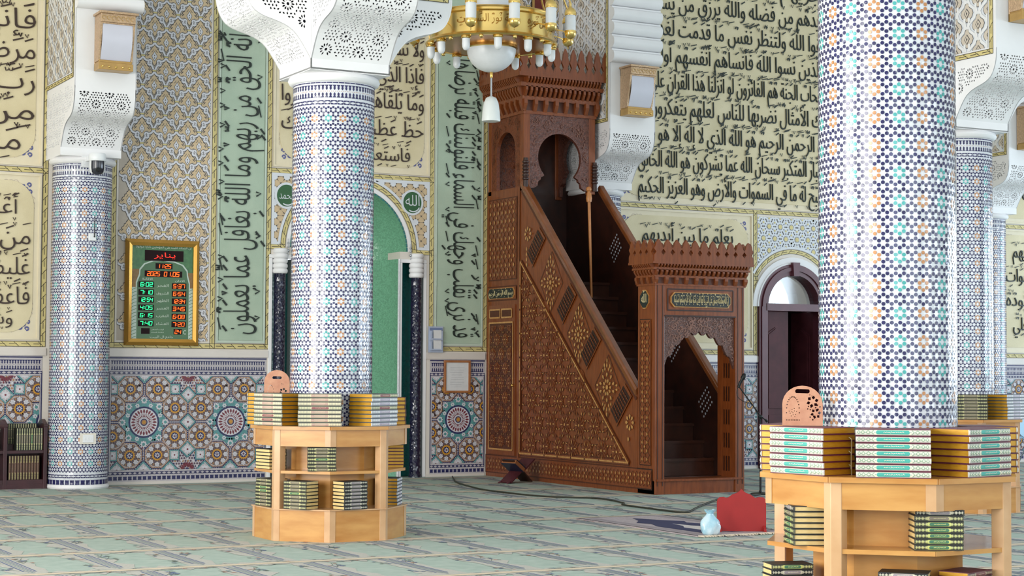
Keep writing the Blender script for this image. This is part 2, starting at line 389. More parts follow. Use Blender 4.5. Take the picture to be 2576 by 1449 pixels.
for k in range(14):
    y0 = -.3-1.3*k; y1 = y0-1.3
    ik.rect(-5, y0-.045, 27, y0+.045, 2, 3); ik.rect(-5, y0-.052, 27, y0-.045, 6, 4); ik.rect(-5, y0+.045, 27, y0+.050, 6, 4)
    for i in range(54):
        x = -5+.62*i+(.12 if k % 2 else 0)
        if not seen(x, (y0+y1)/2): continue
        # pale ragged ground round every divider and along the row edges
        pts = [(x+w*(1+.35*rr.uniform(-1, 1)), y0-.06-1.18*t) for t, w in ((0, .11), (.15, .15), (.3, .11), (.45, .16), (.6, .10), (.75, .14), (1, .12))]
        pts2 = [(x-w*(1+.35*rr.uniform(-1, 1)), y0-.06-1.18*t) for t, w in ((1, .12), (.8, .15), (.65, .1), (.5, .16), (.3, .12), (.15, .15), (0, .11))]
        ik.poly(pts+pts2, 1, 1)
        for e, yy, sg in ((0, y0-.05, -1), (1, y1+.05, 1)):
            q = [(x+.62*t, yy+sg*(.10 if j % 2 else .03)*rr.uniform(.6, 1.5)) for j, t in enumerate([j/10 for j in range(11)])]
            ik.poly([(x, yy)]+q+[(x+.62, yy)], 1, 2)
        for dx, w, c in ((-.045, .012, 3), (-.022, .008, 4), (0, .014, 4), (.02, .007, 3), (.042, .012, 3)):
            ik.rect(x+dx-w/2, y1+.10+.1*abs(dx)/.045, x+dx+w/2, y0-.06-.12*rr.random(), c, 3)
        for sx, yy in ((-1, y0-.38), (1, y0-.42), (-1, y0-.95), (1, y0-.28)):
            cx_, cy_ = x+sx*.12, yy+rr.uniform(-.05, .05)
            for q in range(5):
                ik.star(cx_+rr.uniform(-.045, .045), cy_+rr.uniform(-.09, .09), .028*rr.uniform(.6, 1.1), .012, 5, rr.choice((3, 3, 4, 5, 6)), 4, rr.random()*6)
            ik.line([(cx_-sx*.06, cy_-.12), (cx_-sx*.01, cy_-.03), (cx_+sx*.03, cy_+.10)], .006, 6, 3)
        for q in range(7):
            xx = x+.62*rr.random(); yy = rr.choice((y0-.06-.06*rr.random(), y1+.06+.07*rr.random()))
            ik.star(xx, yy, .026*rr.uniform(.5, 1.2), .011, 5, rr.choice((5, 6, 6, 4)), 4, rr.random()*6)
            ik.line([(xx-.05, yy-.01), (xx, yy+.012), (xx+.06, yy-.012)], .006, rr.choice((6, 4)), 3)
fl_o = fl.build('floor', [sagec, beigec, creamc, navyc, greyg, rosec, darkc]); fl_o['kind'] = 'structure'; fl_o['label'] = 'sage green prayer carpet with cream row lines and blue flower dividers'

H = 9.2
struct(MB().box(-6, 28, -28, .4, H, H+.15), 'ceiling', plaster)
def side_wall(name, mk, spans):
    """wall with real window openings; spans=[(a0, a1, z0, z1)] along the wall"""
    mb = MB(); lo, hi = -28., 0.4
    if name == 'wall_front': lo, hi = -6., 28.
    a = lo
    for (s0, s1, z0, z1) in spans:
        mk(mb, a, s0, 0, H); mk(mb, s0, s1, 0, z0); mk(mb, s0, s1, z1, H); a = s1
    mk(mb, a, hi, 0, H); return struct(mb, name, wallw)
LW = [(-20.8, -16.2, .5, 5.3), (-13.8, -9.2, .5, 5.3), (-6.8, -2.2, .5, 5.3)]
RW = [(-18.2, -14.8, .5, 5.), (-11.2, -7.8, .5, 5.), (-4.6, -1.2, .5, 5.)]
BW = [(-3.9, .9, .6, 5.2), (4.1, 8.9, .6, 5.2), (12.1, 16.9, .6, 5.2), (19.6, 24.4, .6, 5.2)]
side_wall('wall_left', lambda m, a, b, z0, z1: m.box(-6.3, -6, a, b, z0, z1), LW)
side_wall('wall_right', lambda m, a, b, z0, z1: m.box(28, 28.3, a, b, z0, z1), RW)
side_wall('wall_front', lambda m, a, b, z0, z1: m.box(a, b, -28.3, -28, z0, z1), BW)
wi = 0
for spans, pl in ((LW, ('X', -6.15)), (RW, ('X', 28.15)), (BW, ('Y', -28.15))):
    for s0, s1, z0, z1 in spans:
        wi += 1; m = MB()
        def bx(a, b, c, d):
            if pl[0] == 'X': m.box(pl[1]-.04, pl[1]+.04, a, b, c, d)
            else: m.box(a, b, pl[1]-.04, pl[1]+.04, c, d)
        bx(s0, s1, z0, z0+.1); bx(s0, s1, z1-.1, z1); n = 4
        for i in range(n+1): t = s0+(s1-s0)*i/n; bx(max(s0, t-.05), min(s1, t+.05), z0, z1)
        bx(s0, s1, 3.2, 3.28); struct(m, 'window_%d' % wi, maroon)

# ---------------------------------------------------------------- qibla wall
MC, MR, MZ = 9.42, .85, 3.05          # mihrab centre, arch radius, springing height
DC, DR, DZ = 16.76, .585, 2.44         # door centre, half width, lintel height
wb = MB()
def wbox(x0, x1, z0, z1): wb.box(x0, x1, 0, .4, z0, z1)
wbox(-6, MC-1.14, 0, H); wbox(MC+1.14, DC-DR, 0, H); wbox(DC+DR, 28, 0, H)
wbox(MC-1.14, MC-.72-.02, 2.95, MZ); wbox(MC+.74, MC+1.14, 2.95, MZ)
def arch_block(mb, xc, r, z0, x0, x1, zt, d0, d1, mi=0, n=32):
    """wall block above z0 with a round arch cut into its foot"""
    A = [(xc+r*cos(PI*i/n), z0+r*sin(PI*i/n)) for i in range(n+1)]
    for (xa, za), (xb, zb) in zip(A, A[1:]):
        mb.prism([(xa, za), (xa, zt), (xb, zt), (xb, zb)], lambda u, v, d: (u, d, v), d0, d1, mi)
    if x1 > xc+r: mb.box(xc+r, x1, d0, d1, z0, zt, mi)
    if x0 < xc-r: mb.box(x0, xc-r, d0, d1, z0, zt, mi)
arch_block(wb, MC, MR, MZ, MC-1.14, MC+1.14, H, 0, .4)
arch_block(wb, DC, DR, DZ, DC-DR, DC+DR, H, 0, .4)
wall = struct(wb, 'wall_back', wallw, 'cream white prayer wall covered with panels of carved lettering and tile')

NB = 0
def braid(ik, x0, z0, x1, z1, w=.062, mi_g=0, mi_d=1, mi_w=None, per=.15):
    """yellow interlaced band along a straight run"""
    L = math.hypot(x1-x0, z1-z0); c, d = (x1-x0)/L, (z1-z0)/L
    P = lambda s, t: (x0+c*s-d*t, z0+d*s+c*t)
    global NB; NB += 1; o_ = .09*(NB % 10)
    ik.poly([P(-w/2, -w/2), P(L+w/2, -w/2), P(L+w/2, w/2), P(-w/2, w/2)], mi_g, 1.2+o_)
    for t in (-w/2, w/2): ik.line([P(-w/2, t), P(L+w/2, t)], .006, mi_d, 3)
    n = max(1, round(L/per)); p = L/n
    for i in range(n):
        s = i*p; ik.line([P(s+.035*p/per, -.0), P(s+p*.72, 0)], .007, mi_d, 3)
        ik.line([P(s+p*.62, w*.5), P(s+p*.80, 0), P(s+p*.86, -w*.1)], .006, mi_d, 3)
        ik.line([P(s+p*.80, w*.1), P(s+p*.86, 0), P(s+p*1.04, -w*.5)], .006, mi_d, 3)
def braid_arc(ik, xc, zc, r, a0, a1, w=.062, mi_g=0, mi_d=1, per=.15):
    n = 40; ik.ring(xc, zc, r-w/2, r+w/2, mi_g, 2, n, a0, a1)
    for t in (-w/2, w/2): ik.arc(xc, zc, r+t, a0, a1, .006, mi_d, 3, n)
    k = max(1, round(abs(a1-a0)*r/per)); da = (a1-a0)/k; P = lambda s, t: (xc+(r+t)*cos(a0+s*da), zc+(r+t)*sin(a0+s*da))
    for i in range(k):
        ik.line([P(i+.2, 0), P(i+.45, 0), P(i+.72, 0)], .007, mi_d, 3)
        ik.line([P(i+.62, w*.5), P(i+.80, 0), P(i+.86, -w*.1)], .006, mi_d, 3); ik.line([P(i+.8, w*.1), P(i+.86, 0), P(i+1.04, -w*.5)], .006, mi_d, 3)
def frame(ik, x0, z0, x1, z1, sides='lrtb', **k):
    if 'b' in sides: braid(ik, x0, z0, x1, z0, **k)
    if 't' in sides: braid(ik, x0, z1, x1, z1, **k)
    if 'l' in sides: braid(ik, x0, z0, x0, z1, **k)
    if 'r' in sides: braid(ik, x1, z0, x1, z1, **k)

# yellow braid bands round all the panels
bm_ = MB(); ik = Ink(bm_, onwall, .0015)
TP = 6.9
for x in (5.39-.03, 6.215, 7.52, 8.27, 10.63, 11.455, 16.06, 17.46): braid(ik, x, 1.74 if x not in (8.27, 10.63) else 1.74, x, {16.06: 3.86, 17.46: 3.86}.get(x, TP))
braid(ik, 3.0, 1.74, 5.36, 1.74); braid(ik, 2.4, 3.87, 5.36, 3.87)
braid(ik, 6.215, 1.74, 8.27, 1.74); braid(ik, 10.63, 1.74, 11.455, 1.74)
braid(ik, 8.27, 4.05, 10.63, 4.05)
braid(ik, 13.52, 3.87, 19.95, 3.87); braid(ik, 13.52, 1.74, 16.06, 1.74); braid(ik, 17.46, 1.74, 19.95, 1.74); braid(ik, 20.75, 3.87, 24, 3.87); braid(ik, 20.75, 1.74, 24, 1.74)
braid(ik, 13.52, 1.74, 13.52, TP)
# round the mihrab arch and the door arch
braid_arc(ik, MC, MZ, MR+.10, 0, PI); braid(ik, MC+MR+.10, MZ, 10.63, MZ); braid(ik, 8.27, MZ, MC-MR-.10, MZ)
braid_arc(ik, DC, DZ+.05, .80, .55, PI-.55); 
for sg in (-1, 1):
    xx = DC+sg*.80*cos(.55); braid(ik, min(xx, DC+sg*.70), 2.86, max(xx, DC+sg*.70), 2.86)
o = bm_.build('braided_border', [gold_y, dark_l], wall); o['label'] = 'yellow interlaced band framing the wall panels'

def text_panel(name, x0, z0, x1, z1, lines, frame_m, body_m, ink_m, label, corner='bt', rot=0, fr=.09, depth=.008):
    """recessed frame, raised field, carved lines of writing; lines=[(text, (u0, v0, u1, v1))]"""
    mb = MB(); f = fr
    mb.box(x0, x1, -.012, 0, z0, z1, 0)
    for a, b, c, d in ((x0, x0+.025, z0+.025, z1-.025), (x1-.025, x1, z0+.025, z1-.025), (x0, x1, z0, z0+.025), (x0, x1, z1-.025, z1)): mb.box(a, b, -.03, -.011, c, d, 2)
    cr = .30
    def cut(sx, sz):                              # curved (ogee) corner of the raised field
        cx_, cz_ = (x1-f if sx > 0 else x0+f), (z1-f if sz > 0 else z0+f)
        return [(cx_-sx*cr*(1-sin(t*PI/2))*1.0, cz_-sz*cr*(1-cos(t*PI/2))) for t in [i/6 for i in range(7)]]
    if corner:
        P = []
        for sx, sz, on in ((-1, -1, 'b'), (1, -1, 'b'), (1, 1, 't'), (-1, 1, 't')):
            q = cut(sx, sz) if on in corner else [((x1-f if sx > 0 else x0+f), (z1-f if sz > 0 else z0+f))]
            if sx*sz > 0: q = q
            else: q = q[::-1]
            P += q[::-1] if False else q
        P = sort_ccw(P)
    else: P = [(x0+f, z0+f), (x1-f, z0+f), (x1-f, z1-f), (x0+f, z1-f)]
    mb.prism(P, lambda u, v, d: (u, -d, v), .011, .022, 1)
    if corner:
        ik = Ink(mb, onwall, .001, base=.013)
        for sx in (-1, 1):
            for sz, on in ((-1, 'b'), (1, 't')):
                if on not in corner: continue
                cx_, cz_ = (x1-f if sx > 0 else x0+f), (z1-f if sz > 0 else z0+f)
                for r_, a_, b_ in ((.035, 0, 5), (.022, 2, 8)):
                    for ox, oz in ((-.10, -.10), (-.06, -.045), (-.14, -.06), (-.05, -.13)): ik.arc(cx_+sx*ox, cz_+sz*oz, r_*.75, a_+ox*30, b_+ox*30, .010, 3, 2, 7)
                for t in (.22, .28, .34): ik.arc(cx_-sx*.02, cz_-sz*t, .03, 0, 4, .006, 4, 2, 6); ik.arc(cx_-sx*t, cz_-sz*.02, .03, 0, 4, .006, 4, 2, 6)
                ik.line([(cx_-sx*.22, cz_-sz*.015), (cx_-sx*.27, cz_-sz*.03), (cx_-sx*.33, cz_-sz*.01)], [.004, .014, .004], 3, 2)
                ik.line([(cx_-sx*.015, cz_-sz*.22), (cx_-sx*.03, cz_-sz*.27), (cx_-sx*.01, cz_-sz*.33)], [.004, .014, .004], 3, 2)
    o = mb.build(name, [frame_m, body_m, cream2 if frame_m is not sagef else sagef, blue_l, ground_m], wall); o['label'] = label
    tb = MB()
    for s, box in lines:
        mp = onwall
        if rot == 1: mp = lambda u, v, h: (-v, -h, u)     # reading direction turned: letter tops to the left
        if rot == -1: mp = lambda u, v, h: (v, -h, -u)    # letter tops to the right
        lettering(tb, s, box, mp, depth=.02, h0=.02, weight=1.2)
        rr = random.Random(len(s)); u0, v0, u1, v1 = box; hh = v1-v0
        ik = Ink(tb, mp, 1e-9, base=.0395-.0008)
        for k in range(int((u1-u0)/hh*2.2)):              # small v-shaped filler marks of the script
            uu = u0+(u1-u0)*(k+.5)/int((u1-u0)/hh*2.2)+rr.uniform(-.2, .2)*hh; vv = rr.choice((v1+.10*hh, v0-.34*hh, v1+.14*hh)); ik.base += 1.3e-4; q = .11*hh
            if rr.random() < .55: ik.line([(uu-q, vv+q), (uu, vv-q*.6), (uu+q*.5, vv+q*1.1)], .055*hh, 0)
            else: ik.line([(uu-q*2, vv-q*.4), (uu+q*2, vv+q*.6)], .05*hh, 0)
    t = tb.build('lettering', [ink_m], o); t['label'] = 'dark carved Arabic lettering'
    return o
def sort_ccw(P):
    cx_, cz_ = sum(p[0] for p in P)/len(P), sum(p[1] for p in P)/len(P)
    return sorted(P, key=lambda p: math.atan2(p[1]-cz_, p[0]-cx_))
def rows(texts, x0, x1, ztop, step, hgt, right=None):
    return [(t, (x0, ztop-step*i, x1, ztop-step*i+hgt)) for i, t in enumerate(texts)]
# left bay, upper and lower
text_panel('calligraphy_panel', 2.4, 3.92, 5.31, 6.85, rows(['فَإِنَّهُمْ عَدُوٌّ لِي إِلَّا', 'مَرِضْتُ فَهُوَ يَشْفِينِ', 'رَبِّ هَبْ لِي حُكْمًا', 'مِنْ وَرَثَةِ جَنَّةِ'], 2.6, 5.20, 5.60, .375, .25)
           +[('مَالٌ وَلَا بَنُونَ', (2.8, 4.10, 5.04, 4.37))], cream2, cream, inkbrown, 'cream panel of brown carved verses left of the wall column, upper one', 'b')
text_panel('calligraphy_panel', 3.0, 1.79, 5.31, 3.82, [('أَعُوذُ بِاللَّهِ', (4.05, 3.32, 5.02, 3.52)), ('مِنَ اللَّهِ لِنْتَ لَهُمْ', (3.2, 2.95, 5.18, 3.17)), ('غَلِيظَ الْقَلْبِ لَانْفَضُّوا', (3.2, 2.58, 5.18, 2.80)), ('فَاعْفُ عَنْهُمْ وَاسْتَغْفِرْ', (3.2, 2.22, 5.18, 2.44)), ('وَشَاوِرْهُمْ فِي الْأَمْرِ', (3.4, 1.98, 4.98, 2.14))],
           cream2, cream, inkbrown, 'cream panel of brown carved verses left of the wall column, lower one')
# the two green upright panels beside the mihrab (verse turned on its side)
text_panel('green_calligraphy_panel', 7.565, 1.785, 8.225, 6.8, [('أَنَّهُ الْحَقُّ مِنْ رَبِّهِمْ وَمَا اللَّهُ بِغَافِلٍ عَمَّا يَعْمَلُونَ', (1.90, -8.00, 5.80, -7.65))], sagef, sage, inkgreen,
           'green upright panel of sideways lettering left of the mihrab', '', 1, fr=.035)
text_panel('green_calligraphy_panel', 10.675, 1.785, 11.41, 6.8, [('قَدْ نَرَى تَقَلُّبَ وَجْهِكَ فِي السَّمَاءِ فَلَنُوَلِّيَنَّكَ قِبْلَةً تَرْضَاهَا', (-5.75, 10.95, -1.90, 11.27))], sagef, sage, inkgreen,
           'green upright panel of sideways lettering beside the pulpit', '', -1, fr=.035)
# above the mihrab
text_panel('calligraphy_panel', 8.315, 4.10, 10.585, 6.8, rows(['وَلَا تَسْتَوِي الْحَسَنَةُ وَلَا السَّيِّئَةُ', 'فَإِذَا الَّذِي بَيْنَكَ وَبَيْنَهُ عَدَاوَةٌ', 'وَمَا يُلَقَّاهَا إِلَّا الَّذِينَ صَبَرُوا', 'حَظٍّ عَظِيمٍ وَإِمَّا يَنْزَغَنَّكَ'], 8.42, 10.48, 5.72, .37, .22)+[('فَاسْتَعِذْ بِاللَّهِ إِنَّهُ هُوَ', (8.7, 4.27, 10.28, 4.46))],
           cream2, cream, inkbrown, 'cream panel of brown carved verses above the mihrab', 'b')
# right bay
BIG = [('وَ', 'يَزِيدَهُمْ مِنْ فَضْلِهِ وَاللَّهُ يَرْزُقُ مَنْ يَشَاءُ بِغَيْرِ'), ('يَا أَيُّهَا الَّذِينَ', 'اتَّقُوا اللَّهَ وَلْتَنْظُرْ نَفْسٌ مَا قَدَّمَتْ لِغَدٍ وَاتَّقُوا'),
       ('وَلَا تَكُونُوا', 'كَالَّذِينَ نَسُوا اللَّهَ فَأَنْسَاهُمْ أَنْفُسَهُمْ أُولَئِكَ هُمُ'), ('لَا يَسْتَوِي', 'أَصْحَابُ الْجَنَّةِ هُمُ الْفَائِزُونَ لَوْ أَنْزَلْنَا هَذَا الْقُرْآنَ عَلَى'),
       ('جَبَلٍ لَرَأَيْتَهُ', 'تِلْكَ الْأَمْثَالُ نَضْرِبُهَا لِلنَّاسِ لَعَلَّهُمْ يَتَفَكَّرُونَ'), ('هُوَ اللَّهُ', 'هُوَ الرَّحْمَنُ الرَّحِيمُ هُوَ اللَّهُ الَّذِي لَا إِلَهَ إِلَّا هُوَ الْمَلِكُ'),
       ('الْعَزِيزُ', 'الْجَبَّارُ الْمُتَكَبِّرُ سُبْحَانَ اللَّهِ عَمَّا يُشْرِكُونَ هُوَ اللَّهُ الْخَالِقُ'), ('الْحُسْنَى', 'يُسَبِّحُ لَهُ مَا فِي السَّمَوَاتِ وَالْأَرْضِ وَهُوَ الْعَزِيزُ الْحَكِيمُ')]
L8 = []
for i, (a_, b_) in enumerate(BIG):
    zb_ = 6.79-.39*i; L8 += [(b_, ((13.75, 13.75, 13.75, 14.15, 14.15, 13.8, 13.95, 13.95)[i], zb_, 17.42, zb_+.25)), (a_, (17.6, zb_, 19.6, zb_+.25))]
L8.append(('لِيَجْزِيَهُمُ اللَّهُ أَحْسَنَ مَا عَمِلُوا وَ', (13.75, 7.18, 17.5, 7.43)))
text_panel('calligraphy_panel', 13.57, 3.92, 19.9, 7.75, L8,
           cream2, cream, inkgreen, 'large cream panel of carved verse lines above the door', 'b')
KURSI = ['يَعْلَمُ مَا بَيْنَ أَيْدِيهِمْ', 'وَسِعَ كُرْسِيُّهُ السَّمَوَاتِ', 'وَالْأَرْضَ وَلَا يَئُودُهُ', 'حِفْظُهُمَا وَهُوَ الْعَلِيُّ']
for x0, x1, lb in ((13.57, 16.0, 'small cream verse panel behind the pulpit gate'), (17.52, 19.9, 'small cream verse panel right of the door'), (20.8, 23.2, 'small cream verse panel at the far right of the wall')):
    text_panel('calligraphy_panel', x0, 1.79, x1, 3.82, [(t, (x0+.3+(.15 if i in (0, 3) else 0), 3.36-.40*i, x1-.22-(.15 if i in (0, 3) else 0), 3.58-.40*i)) for i, t in enumerate(KURSI)], cream2, cream, inkgreen, lb)
text_panel('calligraphy_panel', 20.8, 3.92, 23.8, 6.8, rows(['اللَّهُ لَا إِلَهَ إِلَّا هُوَ', 'الْحَيُّ الْقَيُّومُ لَا تَأْخُذُهُ', 'سِنَةٌ وَلَا نَوْمٌ لَهُ', 'مَا فِي السَّمَوَاتِ وَمَا'], 20.95, 23.6, 5.4, .36, .22), cream2, cream, inkgreen, 'cream verse panel high at the far right of the wall', 'b')

# ---------------------------------------------------------------- arabesque field left of the mihrab, and between pulpit and column
def arabesque(ik, x0, z0, x1, z1, px=.30, pz=.186, ox=0., oz=0.):
    ik.clip = (x0, z0, x1, z1); ik.rect(x0, z0, x1, z1, 0, 0)
    S_ = px/.30
    half = [(0, .150), (.016, .118), (.030, .108), (.036, .086), (.055, .080), (.058, .056), (.082, .040), (.092, .012), (.118, .000), (.124, -.028), (.112, -.042), (.092, -.030), (.070, -.026), (.048, -.034), (.034, -.056), (.020, -.088), (0, -.118)]
    full = half+[(-a, b) for a, b in half[-2:0:-1]]
    drop = [(0, .058), (.014, .03), (.032, .004), (.022, -.022), (0, -.056), (-.022, -.022), (-.032, .004), (-.014, .03)]
    for j in range(int((z1-z0)/pz)+3):
        for i in range(int((x1-x0)/px)+3):
            cx_, cz_ = x0+ox+(i-.5*(j % 2))*px, z1+oz-j*pz; T = lambda P, k=1.: [(cx_+a*S_*k, cz_+b*S_*k) for a, b in P]
            ik.poly(T(full, 1.11), 3, 1); ik.poly(T(full), 2, 2); ik.poly(T(drop, 1.18), 3, 3); ik.poly(T(drop), 1, 4)
            ik.poly(T([(0, .022), (.007, .01), (0, -.002), (-.007, .01)]), 3, 5); ik.poly(T([(0, -.010), (.007, -.022), (0, -.034), (-.007, -.022)]), 3, 5)
            for sg in (-1, 1):
                ik.poly(T([(sg*.066, .018), (sg*.078, .024), (sg*.102, -.010), (sg*.090, -.008)]), 3, 3)
                ik.line(T([(sg*.014, .085), (sg*.024, .062), (sg*.040, .048)]), .006*S_, 3, 3)
                r1 = bez((sg*.150, .006), (sg*.142, -.05), (sg*.110, -.058), (sg*.084, -.062), 6)
                r2 = bez((sg*.060, -.098), (sg*.034, -.115), (sg*.022, -.140), (sg*.005, -.192), 6)
                for w, mi, L in ((.036, 3, 4), (.024, 1, 5)):
                    ik.line(T(r1), w*S_, mi, L); ik.line(T(r2), w*S_, mi, L)
                kx, kz = sg*.058, -.082
                ik.circ(*T([(kx, kz+.014)])[0], .036*S_, 3, 4, 10); ik.circ(*T([(kx+sg*.006, kz-.014)])[0], .038*S_, 3, 4, 10)
                ik.circ(*T([(kx, kz+.014)])[0], .030*S_, 1, 5, 10); ik.circ(*T([(kx+sg*.006, kz-.014)])[0], .032*S_, 1, 5, 10)
                ik.line(T([(kx-sg*.016, kz+.004), (kx, kz+.016), (kx+sg*.014, kz+.004)]), .005*S_, 3, 6); ik.line(T([(kx-sg*.012, kz-.016), (kx+sg*.004, kz-.006), (kx+sg*.02, kz-.018)]), .005*S_, 3, 6)
                ik.line(T([(kx+sg*.002, kz+.026), (kx+sg*.001, kz-.026)]), .004*S_, 3, 6)
            ik.poly(T([(.118, -.013), (.182, -.013), (.182, .013), (.118, .013)]), 3, 6); ik.poly(T([(.124, -.009), (.176, -.009), (.176, .009), (.124, .009)]), 4, 7)
    ik.clip = None
AM = [ground_m, rib_m, peach_m, grey_l, gold_y]
mb = MB(); ik = Ink(mb, onwall, .0012); arabesque(ik, 6.275, 1.80, 7.46, 6.8, ox=.285, oz=-.09); o = mb.build('arabesque_panel', AM, wall); o['label'] = 'beige and white knotted arabesque field left of the mihrab'
mb = MB(); ik = Ink(mb, onwall, .0012); arabesque(ik, 11.52, 4.6, 12.62, 6.8); o = mb.build('arabesque_panel', AM, wall); o['label'] = 'knotted arabesque field behind the chandelier'

# star-pattern fields: round the mihrab arch and over the door
def stars_mihrab(ik, x0, z0, x1, z1, p=.17):
    ik.clip = (x0, z0, x1, z1)
    for i in range(int((x1-x0)/p)+2):
        for j in range(int((z1-z0)/p)+2):
            x, z = x0+i*p, z0+j*p
            for cx_, cz_ in ((x, z),):
                for k in range(8): ik.petal(cx_, cz_, k*PI/4, .036, .066, .016, 2, 1, .3)
                ik.circ(cx_, cz_, .044, 1, 2, 8, PI/8)
                for k in range(8): ik.line([(cx_+.064*cos(k*PI/4), cz_+.064*sin(k*PI/4)), (cx_+.085*cos(k*PI/4), cz_+.085*sin(k*PI/4))], .003, 2, 1)
            ik.star(x+p/2, z+p/2, .026, .006, 4, 2, 2, PI/4)
    ik.clip = None
def stars_door(ik, x0, z0, x1, z1, p=.21):
    ik.clip = (x0, z0, x1, z1); pz = p*.87
    for j in range(int((z1-z0)/pz)+2):
        for i in range(int((x1-x0)/p)+2):
            cx_, cz_ = x0+(i+.5*(j % 2))*p, z0+j*pz
            for k in range(12): ik.petal(cx_, cz_, k*PI/6, .030, .054, .009, 2, 1, .4)
            ik.circ(cx_, cz_, .034, 3, 2, 12)
            for k in range(6):
                a = k*PI/3; ik.petal(cx_, cz_, a, .074, .106, .022, 2, 1, .5); a += PI/6
                ik.star(cx_+.080*cos(a), cz_+.080*sin(a), .016, .006, 5, 2, 1); ik.circ(cx_+.121*cos(a), cz_+.121*sin(a), .016, 3, 2, 8)
    ik.clip = None
SM = [peach_m, palegrey, grey_l, gold_y]
mb = MB(); ik = Ink(mb, onwall, .0012, skip=lambda x, z: math.hypot(x-MC, max(0, z-MZ)) < MR+.155)
for i in range(40):                               # ground in narrow strips above the arch, then the star tiles
    pass
class _N: pass
def field(mb, fn, x0, z0, x1, z1, skip, mi, st=.045):
    n, m = int((x1-x0)/st)+1, int((z1-z0)/st)+1; g = Ink(mb, onwall, .002, skip=skip)
    for i in range(n):
        for j in range(m): g.rect(x0+(x1-x0)*i/n, z0+(z1-z0)*j/m, x0+(x1-x0)*(i+1)/n, z0+(z1-z0)*(j+1)/m, mi, .0)
    fn(Ink(mb, onwall, .002, skip=skip, base=.0016), x0, z0, x1, z1)
sk = lambda x, z: math.hypot(x-MC, max(0, z-MZ)) < MR+.15
field(mb, stars_mihrab, 8.345, 3.12, 10.555, 3.985, sk, 0)
ik = Ink(mb, onwall, .0016)
ik.arc(MC, MZ, MR+.155, 0.05, PI-.05, .035, 1, 4, 40)
for x in (8.325, 10.575): ik.line([(x, 3.1), (x, 4.0)], .04, 1, 4)
ik.line([(8.305, 4.0), (10.595, 4.0)], .04, 1, 4); ik.line([(MC+1.0, 3.10), (10.595, 3.10)], .04, 1, 4); ik.line([(8.305, 3.10), (MC-1.0, 3.10)], .04, 1, 4)
o = mb.build('spandrel_panel', SM, wall); o['label'] = 'peach star-tile spandrels around the mihrab arch'
gmed = mat('medallion_green', (44, 92, 52), .45, var=.1)
for x in (10.33, 8.51):
    mb = MB(); mb.prism([(x+.165*cos(2*PI*i/32), 3.725+.175*sin(2*PI*i/32)) for i in range(32)], lambda u, v, d: (u, -d, v), .004, .016, 0)
    mb.prism([(x+.135*cos(2*PI*i/32), 3.725+.145*sin(2*PI*i/32)) for i in range(32)], lambda u, v, d: (u, -d, v), .014, .019, 1)
    if x > 9: lettering(mb, 'الله', (x-.105, 3.68, x+.105, 3.83), onwall, depth=.006, mi=2, marks=False, h0=.018)
    else: lettering(mb, 'محمد', (x-.105, 3.68, x+.105, 3.79), onwall, depth=.006, mi=2, marks=False, h0=.018)
    ik = Ink(mb, onwall, .001, base=.02); ik.arc(x+.01, 3.70, .10, -2.2, -.4, .016, 2, 1, 10)
    o = mb.build('round_medallion', [palegrey, gmed, palegrey], wall); o['label'] = 'round green medallion with white sacred name, mihrab spandrel'
mb = MB(); sk2 = lambda x, z: math.hypot(x-DC, z-DZ-.05) < .86
field(mb, stars_door, 16.11, 2.93, 17.41, 3.80, sk2, 1)
for x0_, x1_ in ((16.11, 16.2), (17.32, 17.41)): pass
ik = Ink(mb, onwall, .0016); ik.arc(DC, DZ+.05, .86, .55, PI-.55, .035, 1, 4, 30)
o = mb.build('star_tile_panel', SM, wall); o['label'] = 'white and yellow star pattern panel over the door'
# pale raised moulding round the door
mb = MB()
for r0, r1, h in ((.66, .76, .03), (.62, .68, .045)):
    n = 28
    for i in range(n):
        a, b = .0+PI*i/n, PI*(i+1)/n
        mb.prism([(DC+r0*cos(a), DZ+r0*sin(a)), (DC+r1*cos(a), DZ+r1*sin(a)), (DC+r1*cos(b), DZ+r1*sin(b)), (DC+r0*cos(b), DZ+r0*sin(b))], lambda u, v, d: (u, -d, v), 0, h)
o = mb.build('arch_moulding', plaster, wall); o['label'] = 'white plaster moulding around the door arch'

# ---------------------------------------------------------------- zellige dado
DM = [grout_t, dnavy_t, dteal_t, tan_t, red_t, amber_t, plum_t, tile_mat('flower_white_glaze', (208, 206, 212), 60, var=.08, **dn), tile_mat('umber_glaze', (112, 94, 92), 60, var=.3, **dn)]
def spades(ik, u0, u1, z0, z1, p, mi=1):
    """two facing rows of navy spade shapes with a dotted line between"""
    h = z1-z0; n = max(1, round((u1-u0)/p)); p = (u1-u0)/n
    for i in range(n):
        u = u0+(i+.5)*p
        sp = [(-.46, 0), (.46, 0), (.24, .12), (.18, .17), (.28, .25), (.22, .33), (0, .42), (-.22, .33), (-.28, .25), (-.18, .17), (-.24, .12)]
        ik.poly([(u+a*p, z0+b*h) for a, b in sp], mi, 1); ik.poly([(u+a*p, z1-b*h) for a, b in sp[::-1]], mi, 1)
        for q in (-.25, .25): ik.circ(u+q*p, (z0+z1)/2, p*.10, 6 if mi == 1 else mi, 1, 6)
def lozenges(ik, u0, u1, z0, z1, p, mi=1, mw=0):
    n = max(1, round((u1-u0)/p)); p = (u1-u0)/n; ik.rect(u0, z0, u1, z1, mi, 1); zc = (z0+z1)/2
    for i in range(n): ik.poly([(u0+i*p+.06*p, zc), (u0+(i+.5)*p, z0+.12*(z1-z0)), (u0+(i+.94)*p, zc), (u0+(i+.5)*p, z1-.12*(z1-z0))], mw, 2)
